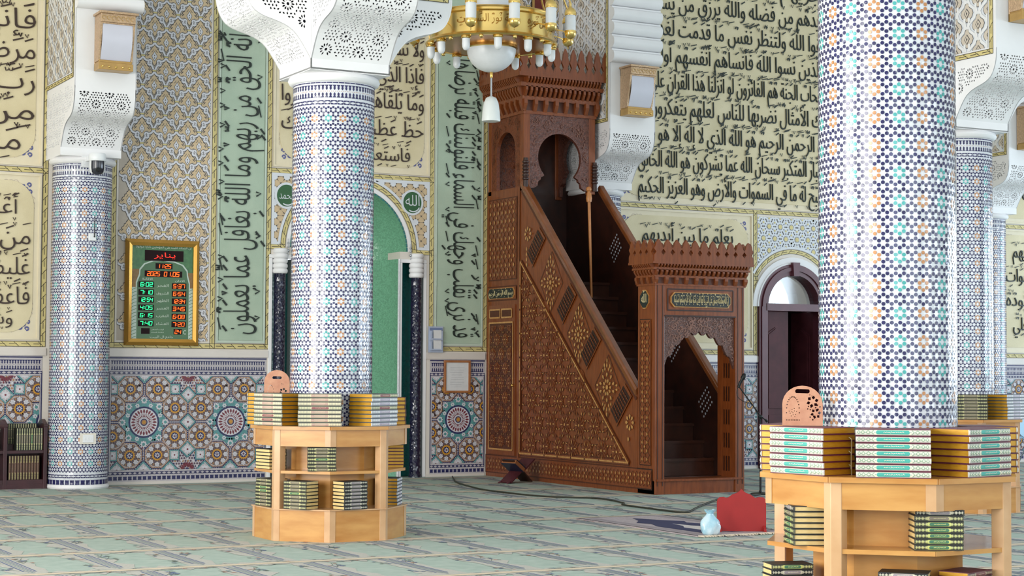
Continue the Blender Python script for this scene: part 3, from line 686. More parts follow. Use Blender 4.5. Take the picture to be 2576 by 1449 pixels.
def rosette(ik, x, z, r=.172):
    a8 = PI/4
    ik.circ(x, z, r*1.08, 1, 1, 8, PI/8); ik.circ(x, z, r*1.00, 0, 2, 8, PI/8); ik.circ(x, z, r*.84, 8, 2.5, 16)
    for k in range(8):
        a = a8*k+PI/8; b = a+a8
        for t in range(6):
            f = (t+.5)/6; rr_ = r*.955; px, pz = x+rr_*(cos(a)*(1-f)+cos(b)*f), z+rr_*(sin(a)*(1-f)+sin(b)*f); ik.circ(px, pz, r*.052, 3, 3, 6)
        for t in range(5):
            f = (t+.5)/5; rr_ = r*1.09; px, pz = x+rr_*(cos(a)*(1-f)+cos(b)*f), z+rr_*(sin(a)*(1-f)+sin(b)*f); ik.circ(px, pz, r*.03, 0, 3, 5)
        c = a8*k; fx, fz = x+r*.665*cos(c), z+r*.665*sin(c)
        for q in range(6): ik.petal(fx, fz, c+q*PI/3, .0, r*.20, r*.15, 7, 4)
        for q in range(6): ik.circ(fx+r*.07*cos(c+q*PI/3), fz+r*.07*sin(c+q*PI/3), r*.016, 1, 5, 5)
        for o_ in (-.5, .5):
            ik.petal(x, z, c+o_*a8*.55, r*.37, r*.50, r*.085, 6, 3); ik.circ(x+r*.56*cos(c+o_*a8), z+r*.56*sin(c+o_*a8), r*.038, 1, 3, 6)
            ik.petal(x, z, c+o_*a8, r*.60, r*.88, r*.075, 3, 3)
    ik.ring(x, z, r*.27, r*.37, 5, 4, 24)
    for k in range(16): ik.petal(x, z, k*PI/8, r*.33, r*.43, r*.085, 5, 4)
    ik.circ(x, z, r*.27, 1, 5, 12)
    for k in range(8): ik.petal(x, z, k*a8, r*.05, r*.22, r*.075, 7, 6)
    ik.circ(x, z, r*.055, 4, 7, 8)
def bigstar(ik, x, z, r=.30):
    for k in range(8):
        c = k*PI/4
        for o_ in (-.5, .5):
            ik.line([(x+r*.98*cos(c), z+r*.98*sin(c)), (x+r*.78*cos(c+o_*PI/4), z+r*.78*sin(c+o_*PI/4))], r*.16, 2, 1)
    ik.circ(x, z, r*.80, 2, 1, 16); ik.circ(x, z, r*.66, 1, 2, 24)
    for k in range(8):
        c = k*PI/4; fx, fz = x+r*.92*cos(c), z+r*.92*sin(c)
        for q in range(8): ik.petal(fx, fz, c+q*PI/4, 0, r*.155, r*.09, 7, 3)
        ik.circ(fx, fz, r*.066, 2, 4, 8)
        c += PI/8; fx, fz = x+r*.745*cos(c), z+r*.745*sin(c)
        for q in range(6): ik.petal(fx, fz, c+q*PI/3, 0, r*.105, r*.07, 7, 3)
        ik.circ(fx, fz, r*.03, 2, 4, 6)
    ik.circ(x, z, r*.585, 7, 3, 32)
    for k in range(24): ik.petal(x, z, k*PI/12, r*.36, r*.56, r*.088, 4, 4)
    ik.ring(x, z, r*.335, r*.35, 4, 4, 24)
    for k in range(24): ik.petal(x, z, (k+.5)*PI/12, r*.19, r*.32, r*.045, 4, 4)
    ik.circ(x, z, r*.155, 1, 5, 12); ik.circ(x, z, r*.11, 3, 6, 12); ik.star(x, z, r*.09, r*.04, 8, 5, 7)
def cross(ik, x, z, r=.085, rot=0):
    ik.circ(x, z, r*1.38, 1, 2, 4, rot); ik.circ(x, z, r*1.26, 2, 3, 4, rot); ik.circ(x, z, r*.98, 0, 4, 4, rot)
    for k in range(4):
        for o_ in (-.3, .3): ik.circ(x+r*.80*cos(rot+PI/4+k*PI/2+o_*2), z+r*.80*sin(rot+PI/4+k*PI/2+o_*2), r*.10, 2, 4, 6)
    ik.star(x, z, r*.72, r*.34, 4, 7, 5, rot); ik.star(x, z, r*.72, r*.34, 4, 7, 5, rot+PI/4); ik.circ(x, z, r*.16, 4, 6, 6)
def dado(x0, x1, label, phase=6.64, skip=None, mp=onwall, parent=None, y0=0):
    mb = MB(); ik = Ink(mb, mp, .002, base=.004); p = 1.14
    ik.rect(x0, .03, x1, 1.60, 0, 0)
    ik.rect(x0, 1.572, x1, 1.588, 1, 1)
    ik.rect(x0+.02, 1.543, x1-.02, 1.548, 1, 1); ik.rect(x0+.02, 1.428, x1-.02, 1.433, 1, 1); spades(ik, x0+.02, x1-.02, 1.433, 1.543, .032)
    lozenges(ik, x0, x1, 1.375, 1.410, .062); lozenges(ik, x0, x1, .122, .157, .062)
    ik.rect(x0, .157, x0+.012, 1.375, 1, 1); ik.rect(x1-.012, .157, x1, 1.375, 1, 1)
    n = round((x1-x0)/.062)
    for i in range(n):
        a = x0+(x1-x0)*i/n; b = (x1-x0)/n; ik.poly([(a+.006, .055), (a+b-.006, .055), (a+b-.010, .077), (a+b-.006, .10), (a+.006, .10), (a+.010, .077)], 1, 1)
    ik.clip = (x0+.03, .18, x1-.03, 1.355); zc = .775
    rr = random.Random(5)
    for i in range(int((x1-x0)/.034)+1):                       # small tesserae between the big figures
        for j in range(35): ik.circ(x0+.03+i*.034+(.017 if j % 2 else 0), .18+j*.034, .0135, rr.choice((6, 6, 6, 1, 3, 4)), .5, 6)
    k0 = int((x0-phase)/p)-2
    for k in range(k0, k0+int((x1-x0)/p)+5):
        cx_ = phase+k*p
        if cx_ < x0-1.2 or cx_ > x1+1.2: continue
        bigstar(ik, cx_, zc)
        for sx in (-1, 1):
            for sz in (-1, 1): rosette(ik, cx_+sx*.178, zc+sz*.415); rosette(ik, cx_+sx*.400, zc+sz*.178)
        hx = cx_+p/2
        for dz in (0, .345, -.345): cross(ik, hx, zc+dz, .085)
        for sz in (-1, 1):
            for dx in (-.17, .17): cross(ik, hx+dx, zc+sz*.415, .072, PI/4)
            for dx in (0, .34, -.34): cross(ik, cx_+dx, zc+sz*.60, .09)
            for q in range(20): ik.petal(hx, zc+sz*.60, q*PI/10, .035, .105, .022, 4, 4)
            ik.circ(hx, zc+sz*.60, .026, 1, 5, 10)
            for q in range(10): ik.star(hx+.135*cos(q*PI/5+.3), zc+sz*.60+.135*sin(q*PI/5+.3), .022, .011, 6, 7, 4)
    ik.clip = None
    o = mb.build('tile_dado', DM, parent or wall); o['label'] = label; return o
dado(3.2, 5.36, 'mosaic tile dado behind the small bookshelf', 2.07-.57*0+.0)
dado(6.19, 8.26, 'mosaic tile dado of rosettes left of the mihrab')
dado(10.62, 11.46, 'mosaic tile dado between mihrab and pulpit', 11.05)
dado(13.42, DC-DR-.06, 'mosaic tile dado between pulpit gate and door', 14.06)
dado(DC+DR+.06, 19.98, 'mosaic tile dado right of the door', 18.06)
dado(20.68, 24.2, 'mosaic tile dado at the far right', 21.55)
# pale marble ledge over the dado and white foot strip
mb = MB()
for a, b in ((-6, 5.40), (6.1, MC-1.14), (MC+1.14, 11.46), (13.3, DC-DR-.06), (DC+DR+.06, 28)):
    mb.box(a, b, -.020, 0, 1.60, 1.69); mb.box(a, b, -.014, 0, 0, .035)
o = mb.build('marble_ledge', mat('pale_marble', (214, 206, 198), .25, var=.05, vscale=3), wall); o['label'] = 'pale smooth ledge above the tile dado'

# ---------------------------------------------------------------- mihrab niche
mh = thing('mihrab', 'arched prayer niche lined with green mosaic behind the nearest-left column', 'prayer niche', (MC, 0, 0))
n = 40; mb = MB(); r0 = .72; P = []; F = []
zs = [0, .5, 1, 1.6, 2.2, 2.95]
for z in zs: P += [(MC+r0*cos(PI*i/n), .02+.80*sin(PI*i/n), z) for i in range(n+1)]
for j in range(len(zs)-1): F += [(j*(n+1)+i+1, j*(n+1)+i, (j+1)*(n+1)+i, (j+1)*(n+1)+i+1) for i in range(n)]
mb.add(P, F, 0)
P = []; F = []; m = 14
for j in range(m+1):
    b = PI/2*j/m
    P += [(MC+MR*cos(b)*cos(PI*i/n) if False else MC+MR*cos(PI*i/n)*cos(b), MR*sin(PI*i/n)*cos(b)*.98, MZ+MR*sin(b)) for i in range(n+1)]
for j in range(m): F += [(j*(n+1)+i+1, j*(n+1)+i, (j+1)*(n+1)+i, (j+1)*(n+1)+i+1) for i in range(n)]
mb.add(P, F, 0)
P = [(MC+MR*cos(PI*i/n), MR*.98*sin(PI*i/n), z) for z in (2.95, MZ) for i in range(n+1)]
mb.add(P, [(i+1, i, n+1+i, n+2+i) for i in range(n)], 0)
P = [(MC+r*cos(PI*i/n), .02*(r < .8)+(.80 if r < .8 else MR*.98)*sin(PI*i/n), 2.95) for r in (r0, MR) for i in range(n+1)]
mb.add(P, [(i, i+1, n+2+i, n+1+i) for i in range(n)], 1)
o = mb.build('niche_lining', [green_m, plaster], mh, 30); o['label'] = 'glossy green mosaic lining of the niche'
mb = MB(); ik = Ink(mb, onwall, .0015, base=.001); n = 44
for i in range(n): ik.ring(MC, MZ, MR-.022, MR+.002, 0, 1, 1, PI*i/n+.006, PI*(i+1)/n-.006)
ik.arc(MC, MZ, MR+.03, 0, PI, .05, 1, 1, 40)
mb.build('arch_edging', [tealdark_m, plaster], mh)
for sg in (1, -1):                               # stepped jamb: glossy white edge and deep teal pocket behind the small column
    mb = MB(); x0, x1 = MC+sg*.72, MC+sg*.775
    mb.box(x0, x1, -.012, .40, 0, 2.90, 0); mb.box(MC+sg*.72, MC+sg*1.14, -.012, .03, 2.90, 2.95, 0); mb.box(MC+sg*1.09, MC+sg*1.14, -.012, .3, 0, 2.90, 0)
    mb.box(min(MC+sg*.775, MC+sg*1.09), max(MC+sg*.775, MC+sg*1.09), .26, .34, 0, 2.95, 1)
    mb.build('jamb_pocket', [plaster, tealdark_m], mh, bevel=.008)
    dado(min(MC+sg*.78, MC+sg*1.085), max(MC+sg*.78, MC+sg*1.085), 'mosaic tile dado inside the mihrab jamb', MC+sg*.80, mp=lambda x, z, h: (x-MC, .255-h, z), parent=mh)
    mb = MB(); mb.tube([(MC+sg*.72, -.02, z) for z in (0, 1.0, 2.0, 2.95)], .012, 6); mb.build('edge_bead', [tile_mat('bead_%d' % sg, (226, 226, 232), 60, .5, .12)], mh)
    cx_ = MC+sg*.985
    ec = thing('small_engaged_column', 'slim dark blue mosaic column with white ringed capital, %s side of the prayer niche' % ('right' if sg > 0 else 'left'), 'column', (cx_, .0, 0), 'mihrab columns')
    mb = MB(); mb.lathe([(.085, 0), (.085, .04), (.077, .05), (.075, 1.4), (.075, 2.70)], 28, (cx_, .0, 0)); mb.build('shaft', black_m, ec, 40)
    mb = MB(); pr = []
    for k in range(5):
        for t in range(7): a = -PI/2+PI*t/6; pr.append((.082+.020*cos(a), 2.70+.033+.066*k+.033*sin(a)))
    mb.lathe(pr+[(.01, 3.03)], 28, (cx_, .0, 0)); mb.build('ringed_capital', plaster, ec, 50)
    mb = MB(); x_ = cx_-sg*.10; mb.ball((x_, -.03, 3.00), .02); mb.ball((x_, -.03, 3.05), .014); mb.ball((x_, -.03, 3.10), .014); mb.tube([(x_, -.03, 2.94), (x_, -.03, 3.16)], .005)
    mb.build('finial', steel, ec, 40)

# ---------------------------------------------------------------- door to the right
dr = MB()
for sg in (-1, 1):
    for k, (a, b, h) in enumerate(((.50, .585, .05), (.585, .62, .07), (.62, .655, .05))):
        dr.box(DC+sg*a, DC+sg*b, -h, .25, 0, DZ)
n = 28
for r0_, r1_, h in ((.49, .555, .05), (.555, .61, .075), (.61, .655, .05)):
    for i in range(n):
        a, b = PI*i/n, PI*(i+1)/n
        dr.prism([(DC+r0_*cos(a), DZ+r0_*sin(a)), (DC+r1_*cos(a), DZ+r1_*sin(a)), (DC+r1_*cos(b), DZ+r1_*sin(b)), (DC+r0_*cos(b), DZ+r0_*sin(b))], lambda u, v, d: (u, -d, v), -.2, h)
dr.box(DC-.52, DC+.52, -.06, .2, DZ-.06, DZ+.05)
dr.prism([(DC-.05, DZ+.47), (DC+.05, DZ+.47), (DC+.065, DZ+.68), (DC-.065, DZ+.68)], lambda u, v, d: (u, -d, v), .0, .11)
door = struct(dr, 'door_1', maroon, 'maroon arched door with half-round glass above, right of the pulpit', smooth=None)
mb = MB(); mb.prism([(DC+.49*cos(PI*i/24), DZ+.05+.44*sin(PI*i/24)) for i in range(25)], lambda u, v, d: (u, -d, v), -.12, -.105)
o = mb.build('fanlight_glass', mat('clear_pane', (244, 250, 250), .05, trans=1., spec=.3), door); o['label'] = 'half-round glass pane'
for i, (x0, x1) in enumerate(((DC-.50, DC-.005), (DC+.005, DC+.50))):
    mb = MB(); mb.box(x0, x1, .10 if i == 0 else .14, .15 if i == 0 else .19, .01, DZ-.06)
    yf = .10 if i == 0 else .14
    for d_, h in ((.07, .012), (.11, .022)):
        mb.prism([(x0+d_, .9), (x1-d_, .9), (x1-d_, 2.05-d_*.3), ((x0+x1)/2, 2.17-d_*.5), (x0+d_, 2.05-d_*.3)], lambda u, v, d: (u, yf-d, v), 0, h)
        mb.prism([(x0+d_, .12), (x1-d_, .12), (x1-d_, .80), (x0+d_, .80)], lambda u, v, d: (u, yf-d, v), 0, h)
    lf = mb.build('door_leaf', maroon_d, door, bevel=.006)
    if i == 1: lf.location = (x1, .14, 0); lf.data.transform(Matrix.Translation((-x1, -.14, 0))); lf.rotation_euler[2] = math.radians(-84)
mb = MB(); mb.box(DC-.75, DC+.75, 2.2, 2.3, 0, 2.42); mb.box(DC-.75, DC-.68, .4, 2.2, 0, 2.42); mb.box(DC+.68, DC+.75, .4, 2.2, 0, 2.42); mb.box(DC-.75, DC+.75, .4, 2.3, 2.42, 2.48); mb.box(DC-.75, DC+.75, .36, 2.3, -.06, 0)  # added box, walls coloured dark and roofed low so the doorway stays dim
struct(mb, 'trim_2', mat('darkened_passage_plaster', (92, 78, 74), .8, var=.1), 'dark-coloured passage box added to dim the open doorway')
# porch outside the fanlight: grey arch soffit and bright yard beyond
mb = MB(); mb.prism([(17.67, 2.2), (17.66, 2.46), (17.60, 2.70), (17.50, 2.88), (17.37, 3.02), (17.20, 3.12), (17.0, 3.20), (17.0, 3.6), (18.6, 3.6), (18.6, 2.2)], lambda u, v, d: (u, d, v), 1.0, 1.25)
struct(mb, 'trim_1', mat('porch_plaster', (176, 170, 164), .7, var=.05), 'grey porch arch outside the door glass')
# ================================================================ COLUMNS
CR, CT = .355, 3.92
def dup(root, loc, label=None, group=None, rotz=None):
    r = root.copy(); COL.objects.link(r); r.location = loc
    if rotz is not None: r.rotation_euler[2] = rotz
    if label: r['label'] = label
    if group: r['group'] = group
    for ch in list(root.children):
        c = ch.copy(); COL.objects.link(c); c.parent = r
        for g in list(ch.children): d = g.copy(); COL.objects.link(d); d.parent = c
    return r
def shaft_mesh(root):
    mb = MB(); mb.lathe([(CR, 0), (CR, 1.3), (CR, 2.6), (CR, CT)], 96, (0, 0, 0), 0)
    CI = 2*PI*CR; cyl = lambda u, v, h: ((CR+h)*cos(u/CR), (CR+h)*sin(u/CR), v)
    ik = Ink(mb, cyl, .0008, base=.0012)
    n = 36
    for i in range(n):
        a, b = CI*i/n, CI/n; ik.poly([(a+.005, .055), (a+b/2, .055), (a+b-.005, .055), (a+b-.009, .08), (a+b-.005, .11), (a+b/2, .11), (a+.005, .11), (a+.009, .08)], 1, 1)
    for z0, z1, q in ((.135, .175, 40), (3.715, 3.752, 40)):
        p = CI/q
        for i in range(q):
            u = (i+.5)*p; zc = (z0+z1)/2; w = .006
            for sg in (-1, 1): ik.poly([(u-p/2, zc+sg*.002), (u, zc+sg*(z1-z0)*.30), (u+p/2, zc+sg*.002), (u+p*.42, zc+sg*(z1-z0)/2), (u-p*.42, zc+sg*(z1-z0)/2)][::sg], 1, 1)
    spades(ik, 0, CI, 3.775, 3.885, CI/66)
    for i in range(44): ik.rect(CI*i/44+.003, 3.900, CI*(i+1)/44-.002, 3.909, 1, 1)
    N = 54; dx = CI/N; s = dx/math.sqrt(3); z0 = .21
    J = int((3.69-z0)/(1.5*s))
    colored = {}
    for j in range(J):
        for i in range(N):
            if i % 3 == 0 and j % 4 == 2: colored[(i, j)] = 2+(i//3) % 2
    seen_ = {}
    for j in range(J):
        for i in range(N):
            cx_ = (i+.5*(j % 2))*dx; cz_ = z0+s+j*1.5*s
            for k in range(6):
                a = PI/2+k*PI/3; x, z = (cx_+s*cos(a)) % CI, cz_+s*sin(a)
                key = (round(x/dx*4) % (4*N), round(z/s*4)); c = colored.get((i, j))
                if key not in seen_ or c: seen_[key] = (x, z, c or (seen_[key][2] if key in seen_ else 1))
    for x, z, c in seen_.values(): ik.circ(x, z, .0104, c, 1, 7, .2)
    o = mb.build('shaft', [white_t, navy_t, teal_t, orange_t], root); o['label'] = 'round shaft of white star mosaic with navy, teal and orange dots'
    me = o.data; fl_ = [len(p.vertices) == 4 and i < 96*3 for i, p in enumerate(me.polygons)]; me.polygons.foreach_set('use_smooth', fl_)
    mb = MB(); mb.lathe([(CR+.01, 0), (CR+.02, .02), (CR+.012, .05), (CR, .052)], 64, (0, 0, 0)); mb.build('foot_ring', plaster, root, 40)
    mb = MB(); mb.lathe([(CR-.01, 3.915), (CR+.012, 3.915), (CR+.035, 3.93), (CR+.048, 3.955), (CR+.035, 3.985), (CR+.01, 4.0), (.05, 4.0)], 64, (0, 0, 0)); mb.build('collar', plaster, root, 40)
HW = .37
SP = [(0, 4.0), (0, 4.09), (.05, 4.17), (.105, 4.25), (.165, 4.315), (.245, 4.36), (.34, 4.39), (.43, 4.415), (.505, 4.455), (.55, 4.51), (.58, 4.58), (.597, 4.66), (.60, 4.75)]
def smooth_profile(top):
    P = [SP[0], SP[1]]; Q = SP[1:]
    for i in range(len(Q)-1):
        p0, p1, p2, p3 = Q[max(i-1, 0)], Q[i], Q[i+1], Q[min(i+2, len(Q)-1)]
        for t in (.5, 1.):
            P.append(tuple(.5*((2*b)+(-a+c)*t+(2*a-5*b+4*c-d)*t*t+(-a+3*b-3*c+d)*t**3) for a, b, c, d in zip(p0, p1, p2, p3)))
    P.append((.60, top)); return P
def sheet(outer, holes, vlines, mp, thick, mb, mi=0):
    """perforated plate: plane outline with holes, mapped on a surface; mp(u, v, h)"""
    V = [Vector(p) for p in outer]; Fc = [list(range(len(outer)))]; E = []
    for h in holes:
        k = len(V); V += [Vector(p) for p in h]; Fc.append(list(range(k, k+len(h))))
    us = [p[0] for p in outer]
    for v in vlines: k = len(V); V += [Vector((min(us)-.01, v)), Vector((max(us)+.01, v))]; E.append((k, k+1))
    ov, oe, of, _, _, off = delaunay_2d_cdt(V, E, Fc, 0, 1e-5)
    keep = [f for f, g in zip(of, off) if 0 in g and not any(x > 0 for x in g)]
    used = sorted({i for f in keep for i in f}); ix = {a: i for i, a in enumerate(used)}; n = len(used)
    A = [mp(ov[i][0], ov[i][1], 0) for i in used]; B = [mp(ov[i][0], ov[i][1], -thick) for i in used]
    F = [tuple(ix[i] for i in f) for f in keep]; cnt = {}
    for f in F:
        for a, b in zip(f, f[1:]+f[:1]): cnt[(a, b)] = 1
    W_ = [(b, a, a+n, b+n) for a, b in cnt if (b, a) not in cnt]
    mb.add(A+B, F+[tuple(i+n for i in f[::-1]) for f in F]+W_, mi)
def filigree(inside, u0, u1, v0, v1, pu=.30, pv=.135):
    H = []; R = []
    def ok(P): return all(inside(*p) for p in P)
    for j in range(int((v1-v0)/pv)+2):
        for i in range(-1, int((u1-u0)/pu)+2):
            R.append((u0+.06+(i+.5*(j % 2))*pu, v0+.05+j*pv))
    for x, y in R:
        P = [(x+.015*cos(2*PI*k/8), y+.015*sin(2*PI*k/8)) for k in range(8)]
        if ok(P): H.append(P)
        for k in range(12):
            a = PI/6*k; c, d = cos(a), sin(a); P = [(x+r*c-q*d, y+r*d+q*c) for r, q in ((.024, 0), (.046, -.0098), (.063, 0), (.046, .0098))]
            if ok(P): H.append(P)
    g = .033; rr = random.Random(2)
    for j in range(int((v1-v0)/(g*.87))+1):
        for i in range(int((u1-u0)/g)+1):
            x, y = u0+(i+.5*(j % 2))*g, v0+j*g*.87
            c = min(R, key=lambda q: (q[0]-x)**2+(q[1]-y)**2); dd = math.hypot(c[0]-x, c[1]-y)
            if dd < .078: continue
            a = math.atan2(y-c[1], x-c[0])+(0 if (i+j) % 2 else PI/2); cc, ss = cos(a), sin(a)
            P = [(x+p*cc-q*ss, y+p*ss+q*cc) for p, q in ((-.0145, 0), (0, -.0098), (.0145, 0), (0, .0098))]
            if ok(P): H.append(P)
    return H
def ogee(ik, x0, z0, x1, z1, px=.33, pz=.27):
    """white ogee lattice over grey-beige leaves"""
    ik.clip = (x0, z0, x1, z1); ik.rect(x0, z0, x1, z1, 0, 0)
    leaf = [(0, .48), (.10, .36), (.13, .24), (.30, .12), (.36, -.04), (.28, -.22), (.12, -.34), (0, -.44)]; leaf += [(-a, b) for a, b in leaf[-2:0:-1]]
    for j in range(int((z1-z0)/(pz/2))+3):
        for i in range(int((x1-x0)/px)+3):
            cx_, cz_ = x0+(i-.5*(j % 2))*px, z0+j*pz/2; T = lambda P, k=1.: [(cx_+a*px*k*.8, cz_+b*pz*k*.9) for a, b in P]
            ik.poly(T(leaf, 1.0), 3, 1); ik.poly(T(leaf, .92), 2, 2)
            ik.poly(T([(0, .2), (.16, -.02), (0, -.26), (-.16, -.02)]), 3, 3); ik.poly(T([(0, .15), (.12, -.02), (0, -.21), (-.12, -.02)]), 2, 4)
            ik.poly(T([(0, .06), (.04, -.02), (0, -.12), (-.04, -.02)]), 3, 5)
            for sg in (-1, 1):
                ik.line([(cx_+sg*px*a, cz_+pz*b) for a, b in ((0, -.62), (.09, -.5), (.14, -.42), (.36, -.22), (.44, 0), (.40, .16), (.40, .3))], .030, 1, 5)
    ik.clip = None
OGM = [palegrey, mat('lattice_white', (228, 228, 228), .5, var=.03), mat('lattice_leaf', (206, 194, 178), .5, var=.05), grey_l, gold_y, dark_l]
def arm(cap, rot, top, back=0., panel=4.72):
    """one corbelled arm of a capital, growing out to -Y before it is turned by rot"""
    M = Matrix.Rotation(rot, 4, 'Z'); prof = smooth_profile(top); L = [0.]
    for a, b in zip(prof, prof[1:]): L.append(L[-1]+math.hypot(b[0]-a[0], b[1]-a[1]))
    def at(t):
        i = max(0, min(len(L)-2, next((k for k in range(len(L)-1) if L[k+1] >= t), len(L)-2))); f = (t-L[i])/(L[i+1]-L[i])
        a, b = prof[i], prof[i+1]; tx, tz = b[0]-a[0], b[1]-a[1]; l = math.hypot(tx, tz)
        return a[0]+f*tx, a[1]+f*tz, tz/l, -tx/l
    mb = MB(); mb.M = M
    def front(u, t, h): d, z, nx, nz = at(t); return (u, -(HW+d+nx*h), z+nz*h)
    tb = L[1]; ts = L[-2]
    H = filigree(lambda u, t: abs(u) < HW-.055 and tb+.03 < t < ts-.05, -HW+.06, HW-.06, tb+.04, ts-.06)
    sheet([(-HW, 0), (HW, 0), (HW, L[-1]), (-HW, L[-1])], H, [x for x in L[1:-1]]+[L[-1]*.9], front, .014, mb)
    o = mb.build('pierced_panel', plaster, cap)
    for sg in (-1, 1):
        mb = MB(); mb.M = M
        side = lambda d, z, h: (sg*(HW-.001+h), -(HW+d), z)
        pts = [(d, z) for d, z in prof]; out = [(-back, top), (-back, 4.0)]+pts if back else [(0, top)]+pts
        def dmax(z):
            for a, b in zip(prof, prof[1:]):
                if a[1] <= z <= b[1]: return a[0]+(b[0]-a[0])*(z-a[1])/max(1e-6, b[1]-a[1])
            return .6
        def zlow(d):
            return max(z for (dd, z) in prof if dd <= d+.01) if d > 0 else 4.0
        ins = lambda d, z: 4.10 < z < panel-.10 and -back+.03 < d < .55 and min(dmax(z-.055), dmax(z+.0)) - .045 > d
        H = filigree(ins, -back, .6, 4.08, panel-.10)
        sheet(out, H, [], side, .012, mb)
        o = mb.build('pierced_panel', plaster, cap)
        pb = MB(); pb.M = M; ik = Ink(pb, side, .0012, base=.001)
        x0, x1 = (-back+.03 if back else .02), .535
        braid(ik, x0, panel, x1, panel, .05, 4, 5); braid(ik, x1, panel, x1, top-.02, .05, 4, 5)
        ogee(ik, x0, panel+.045, x1-.045, top+.9 if back else top)
        p = pb.build('painted_panel', OGM, cap); p['label'] = 'white lattice pattern edged with a yellow band'
    mb = MB(); mb.M = M; IN = .035
    pr = [(max(d-IN, -.3) if d > 0 else -IN, z) for d, z in prof]
    mb.prism([(-.35-back*.4, 4.01), (-.0-IN, 4.01)]+pr[1:]+[(-.35-back*.4, top)], lambda d, z, u: (u, -(HW+d), z), -(HW-.03), HW-.03, 0)
    return mb
def capital(root, rots, top, back=0., panel=4.72):
    mb = MB(); mb.box(-HW, HW, -HW, HW, 3.995, 4.015); mb.box(-HW, HW, -HW, HW, top-.02, top)
    cap = mb.build('capital', plaster, root); cap['label'] = 'white pierced plaster capital'
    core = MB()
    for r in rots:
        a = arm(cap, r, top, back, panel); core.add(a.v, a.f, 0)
    c = core.build('core', holeshade_m, cap); c['label'] = 'core coloured near-black for the shade behind the piercing'; return cap
col1 = thing('column', 'round mosaic column with cross-shaped white capital, inside the left bookstand', 'column', (0, 0, 0))
shaft_mesh(col1); capital(col1, (0, PI/2, PI, -PI/2), 5.75)
MID, RGT, FAR = (6.04, -7.51, 0), (6.22, -14.65, 0), (13.25, -7.5, 0)
dup(col1, RGT, 'large nearest mosaic column inside the right bookstand, top out of frame')
dup(col1, FAR, 'mosaic column half hidden behind the large right column, lamp on its capital')
col1.location = MID
wcol = thing('wall_column', 'mosaic column against the wall left of the clock, carrying a camera', 'column', (0, 0, 0))
for ch in col1.children[:0]: pass
for src in list(col1.children):
    if src.name.split('.')[0] in ('shaft', 'foot_ring', 'collar'): c = src.copy(); COL.objects.link(c); c.parent = wcol
cap = capital(wcol, (0,), 5.66, .71, 4.88)
mb = MB()                                        # pier and rippled impost above
mb.box(-HW, HW, -.97, .33, 5.66, 8.6)
for k in range(14):
    z = 5.66+.195*k; y0 = -.97
    P = [(0, z), (-.05, z), (-.085, z+.02), (-.115, z+.055), (-.12, z+.10), (-.10, z+.145), (-.06, z+.165), (-.06, z+.185), (0, z+.195)]
    mb.prism(P, lambda d, zz, u: (u, y0+d, zz), -HW, HW+.05)
o = mb.build('pier', plaster, wcol, 35); o['label'] = 'white pier with rippled mouldings'
mb = MB(); sd = lambda u, v, h: (-HW-h, -u, v); ik = Ink(mb, sd, .0012, base=.002)
braid(ik, .905, 5.64, .905, 8.5, .05, 4, 5); ogee(ik, -.30, 5.64, .86, 8.5); o = mb.build('painted_panel', OGM, wcol); o['label'] = 'white lattice pattern edged with a yellow band'
WC = [(5.73, -.33, 0), (13.05, -.33, 0), (20.32, -.33, 0)]
dup(wcol, WC[1], 'mosaic wall column behind the pulpit, under a white pier with lamp')
dup(wcol, WC[2], 'farthest right mosaic wall column, thin sliver beside its bookstand')
wcol.location = WC[0]
# lamps on the piers
def lamp(loc, label, copy=None):
    if copy: return dup(copy, loc, label, 'gilt wall lamps on the piers')
    t = thing('wall_lamp', label, 'wall lamp', (0, 0, 0), 'gilt wall lamps on the piers')
    w = .205; mb = MB(); mb.box(-w, w, -.02, 0, 0, .66)
    for sg in (-1, 1): mb.prism([(-.02, .10), (-.17, .10), (-.27, .545), (-.02, .545)], lambda y, z, d: (d, y, z), sg*w-sg*.025, sg*w)
    mb.build('back_frame', giltpink, t, bevel=.006)
    mb = MB(); mb.box(-w, w, -.285, 0, .545, .645); mb.box(-w-.02, w+.03, -.31, 0, .645, .672); mb.box(-w+.01, w-.01, -.27, 0, .527, .545)
    ik = Ink(mb, lambda u, v, h: (u, -.285-h, v), .002)
    for k in range(7): ik.arc(-.17+.056*k, .595, .022, 0, 5, .007, 1, 1, 8)
    mb.build('top_moulding', [giltpink, goldframe], t, bevel=.004)
    mb = MB(); mb.box(-w+.01, w-.01, -.185, 0, .085, .115); mb.box(-w, w, -.205, 0, .0, .085)
    b = mb.build('bottom_ledge', [goldframe], t, bevel=.004)
    for k in range(5):
        mb = MB(); mb.ball((-.16+.08*k, -.208, .035), .014, 0, 10); q = mb.build('boss', goldm, b, 40)
    mb = MB(); n = 14; P = []
    for i in range(n+1):
        f = i/n; z = .115+.412*f; y = -.165-.09*f-.035*sin(PI*f); P += [(-w+.027, y, z), (w-.027, y, z)]
    mb.add(P, [(2*i, 2*i+1, 2*i+3, 2*i+2) for i in range(n)], 0)
    mb.add(P+[(x, y+.012, z) for x, y, z in P], [(2*i, 2*i+2, 2*i+2+len(P), 2*i+len(P)) for i in range(n)], 0)
    mb.build('glass_shade', mat('lamp_glass', (206, 206, 218), .3, var=.03, vscale=3), t, 60)
    mb = MB()
    for sg in (-1, 1): mb.tube([(sg*(w-.03), P[2*i][1]-.004, P[2*i][2]) for i in range(n+1)], .006, 6)
    return t
LY = -.97-.006
lp = lamp(None, 'gilt wall lamp on the white pier above the security camera')
lamp((13.05, -.33+LY, 4.93), 'gilt wall lamp on the white pier right of the pulpit', lp)
lamp((13.25, -7.5+LY, 5.02), 'gilt wall lamp at the top right corner of the picture', lp)
lamp((20.32, -.33+LY, 4.93), 'gilt wall lamp cut by the right picture edge, lower of two', lp)
lp.location = (5.73+.06, -.33+LY, 4.93)
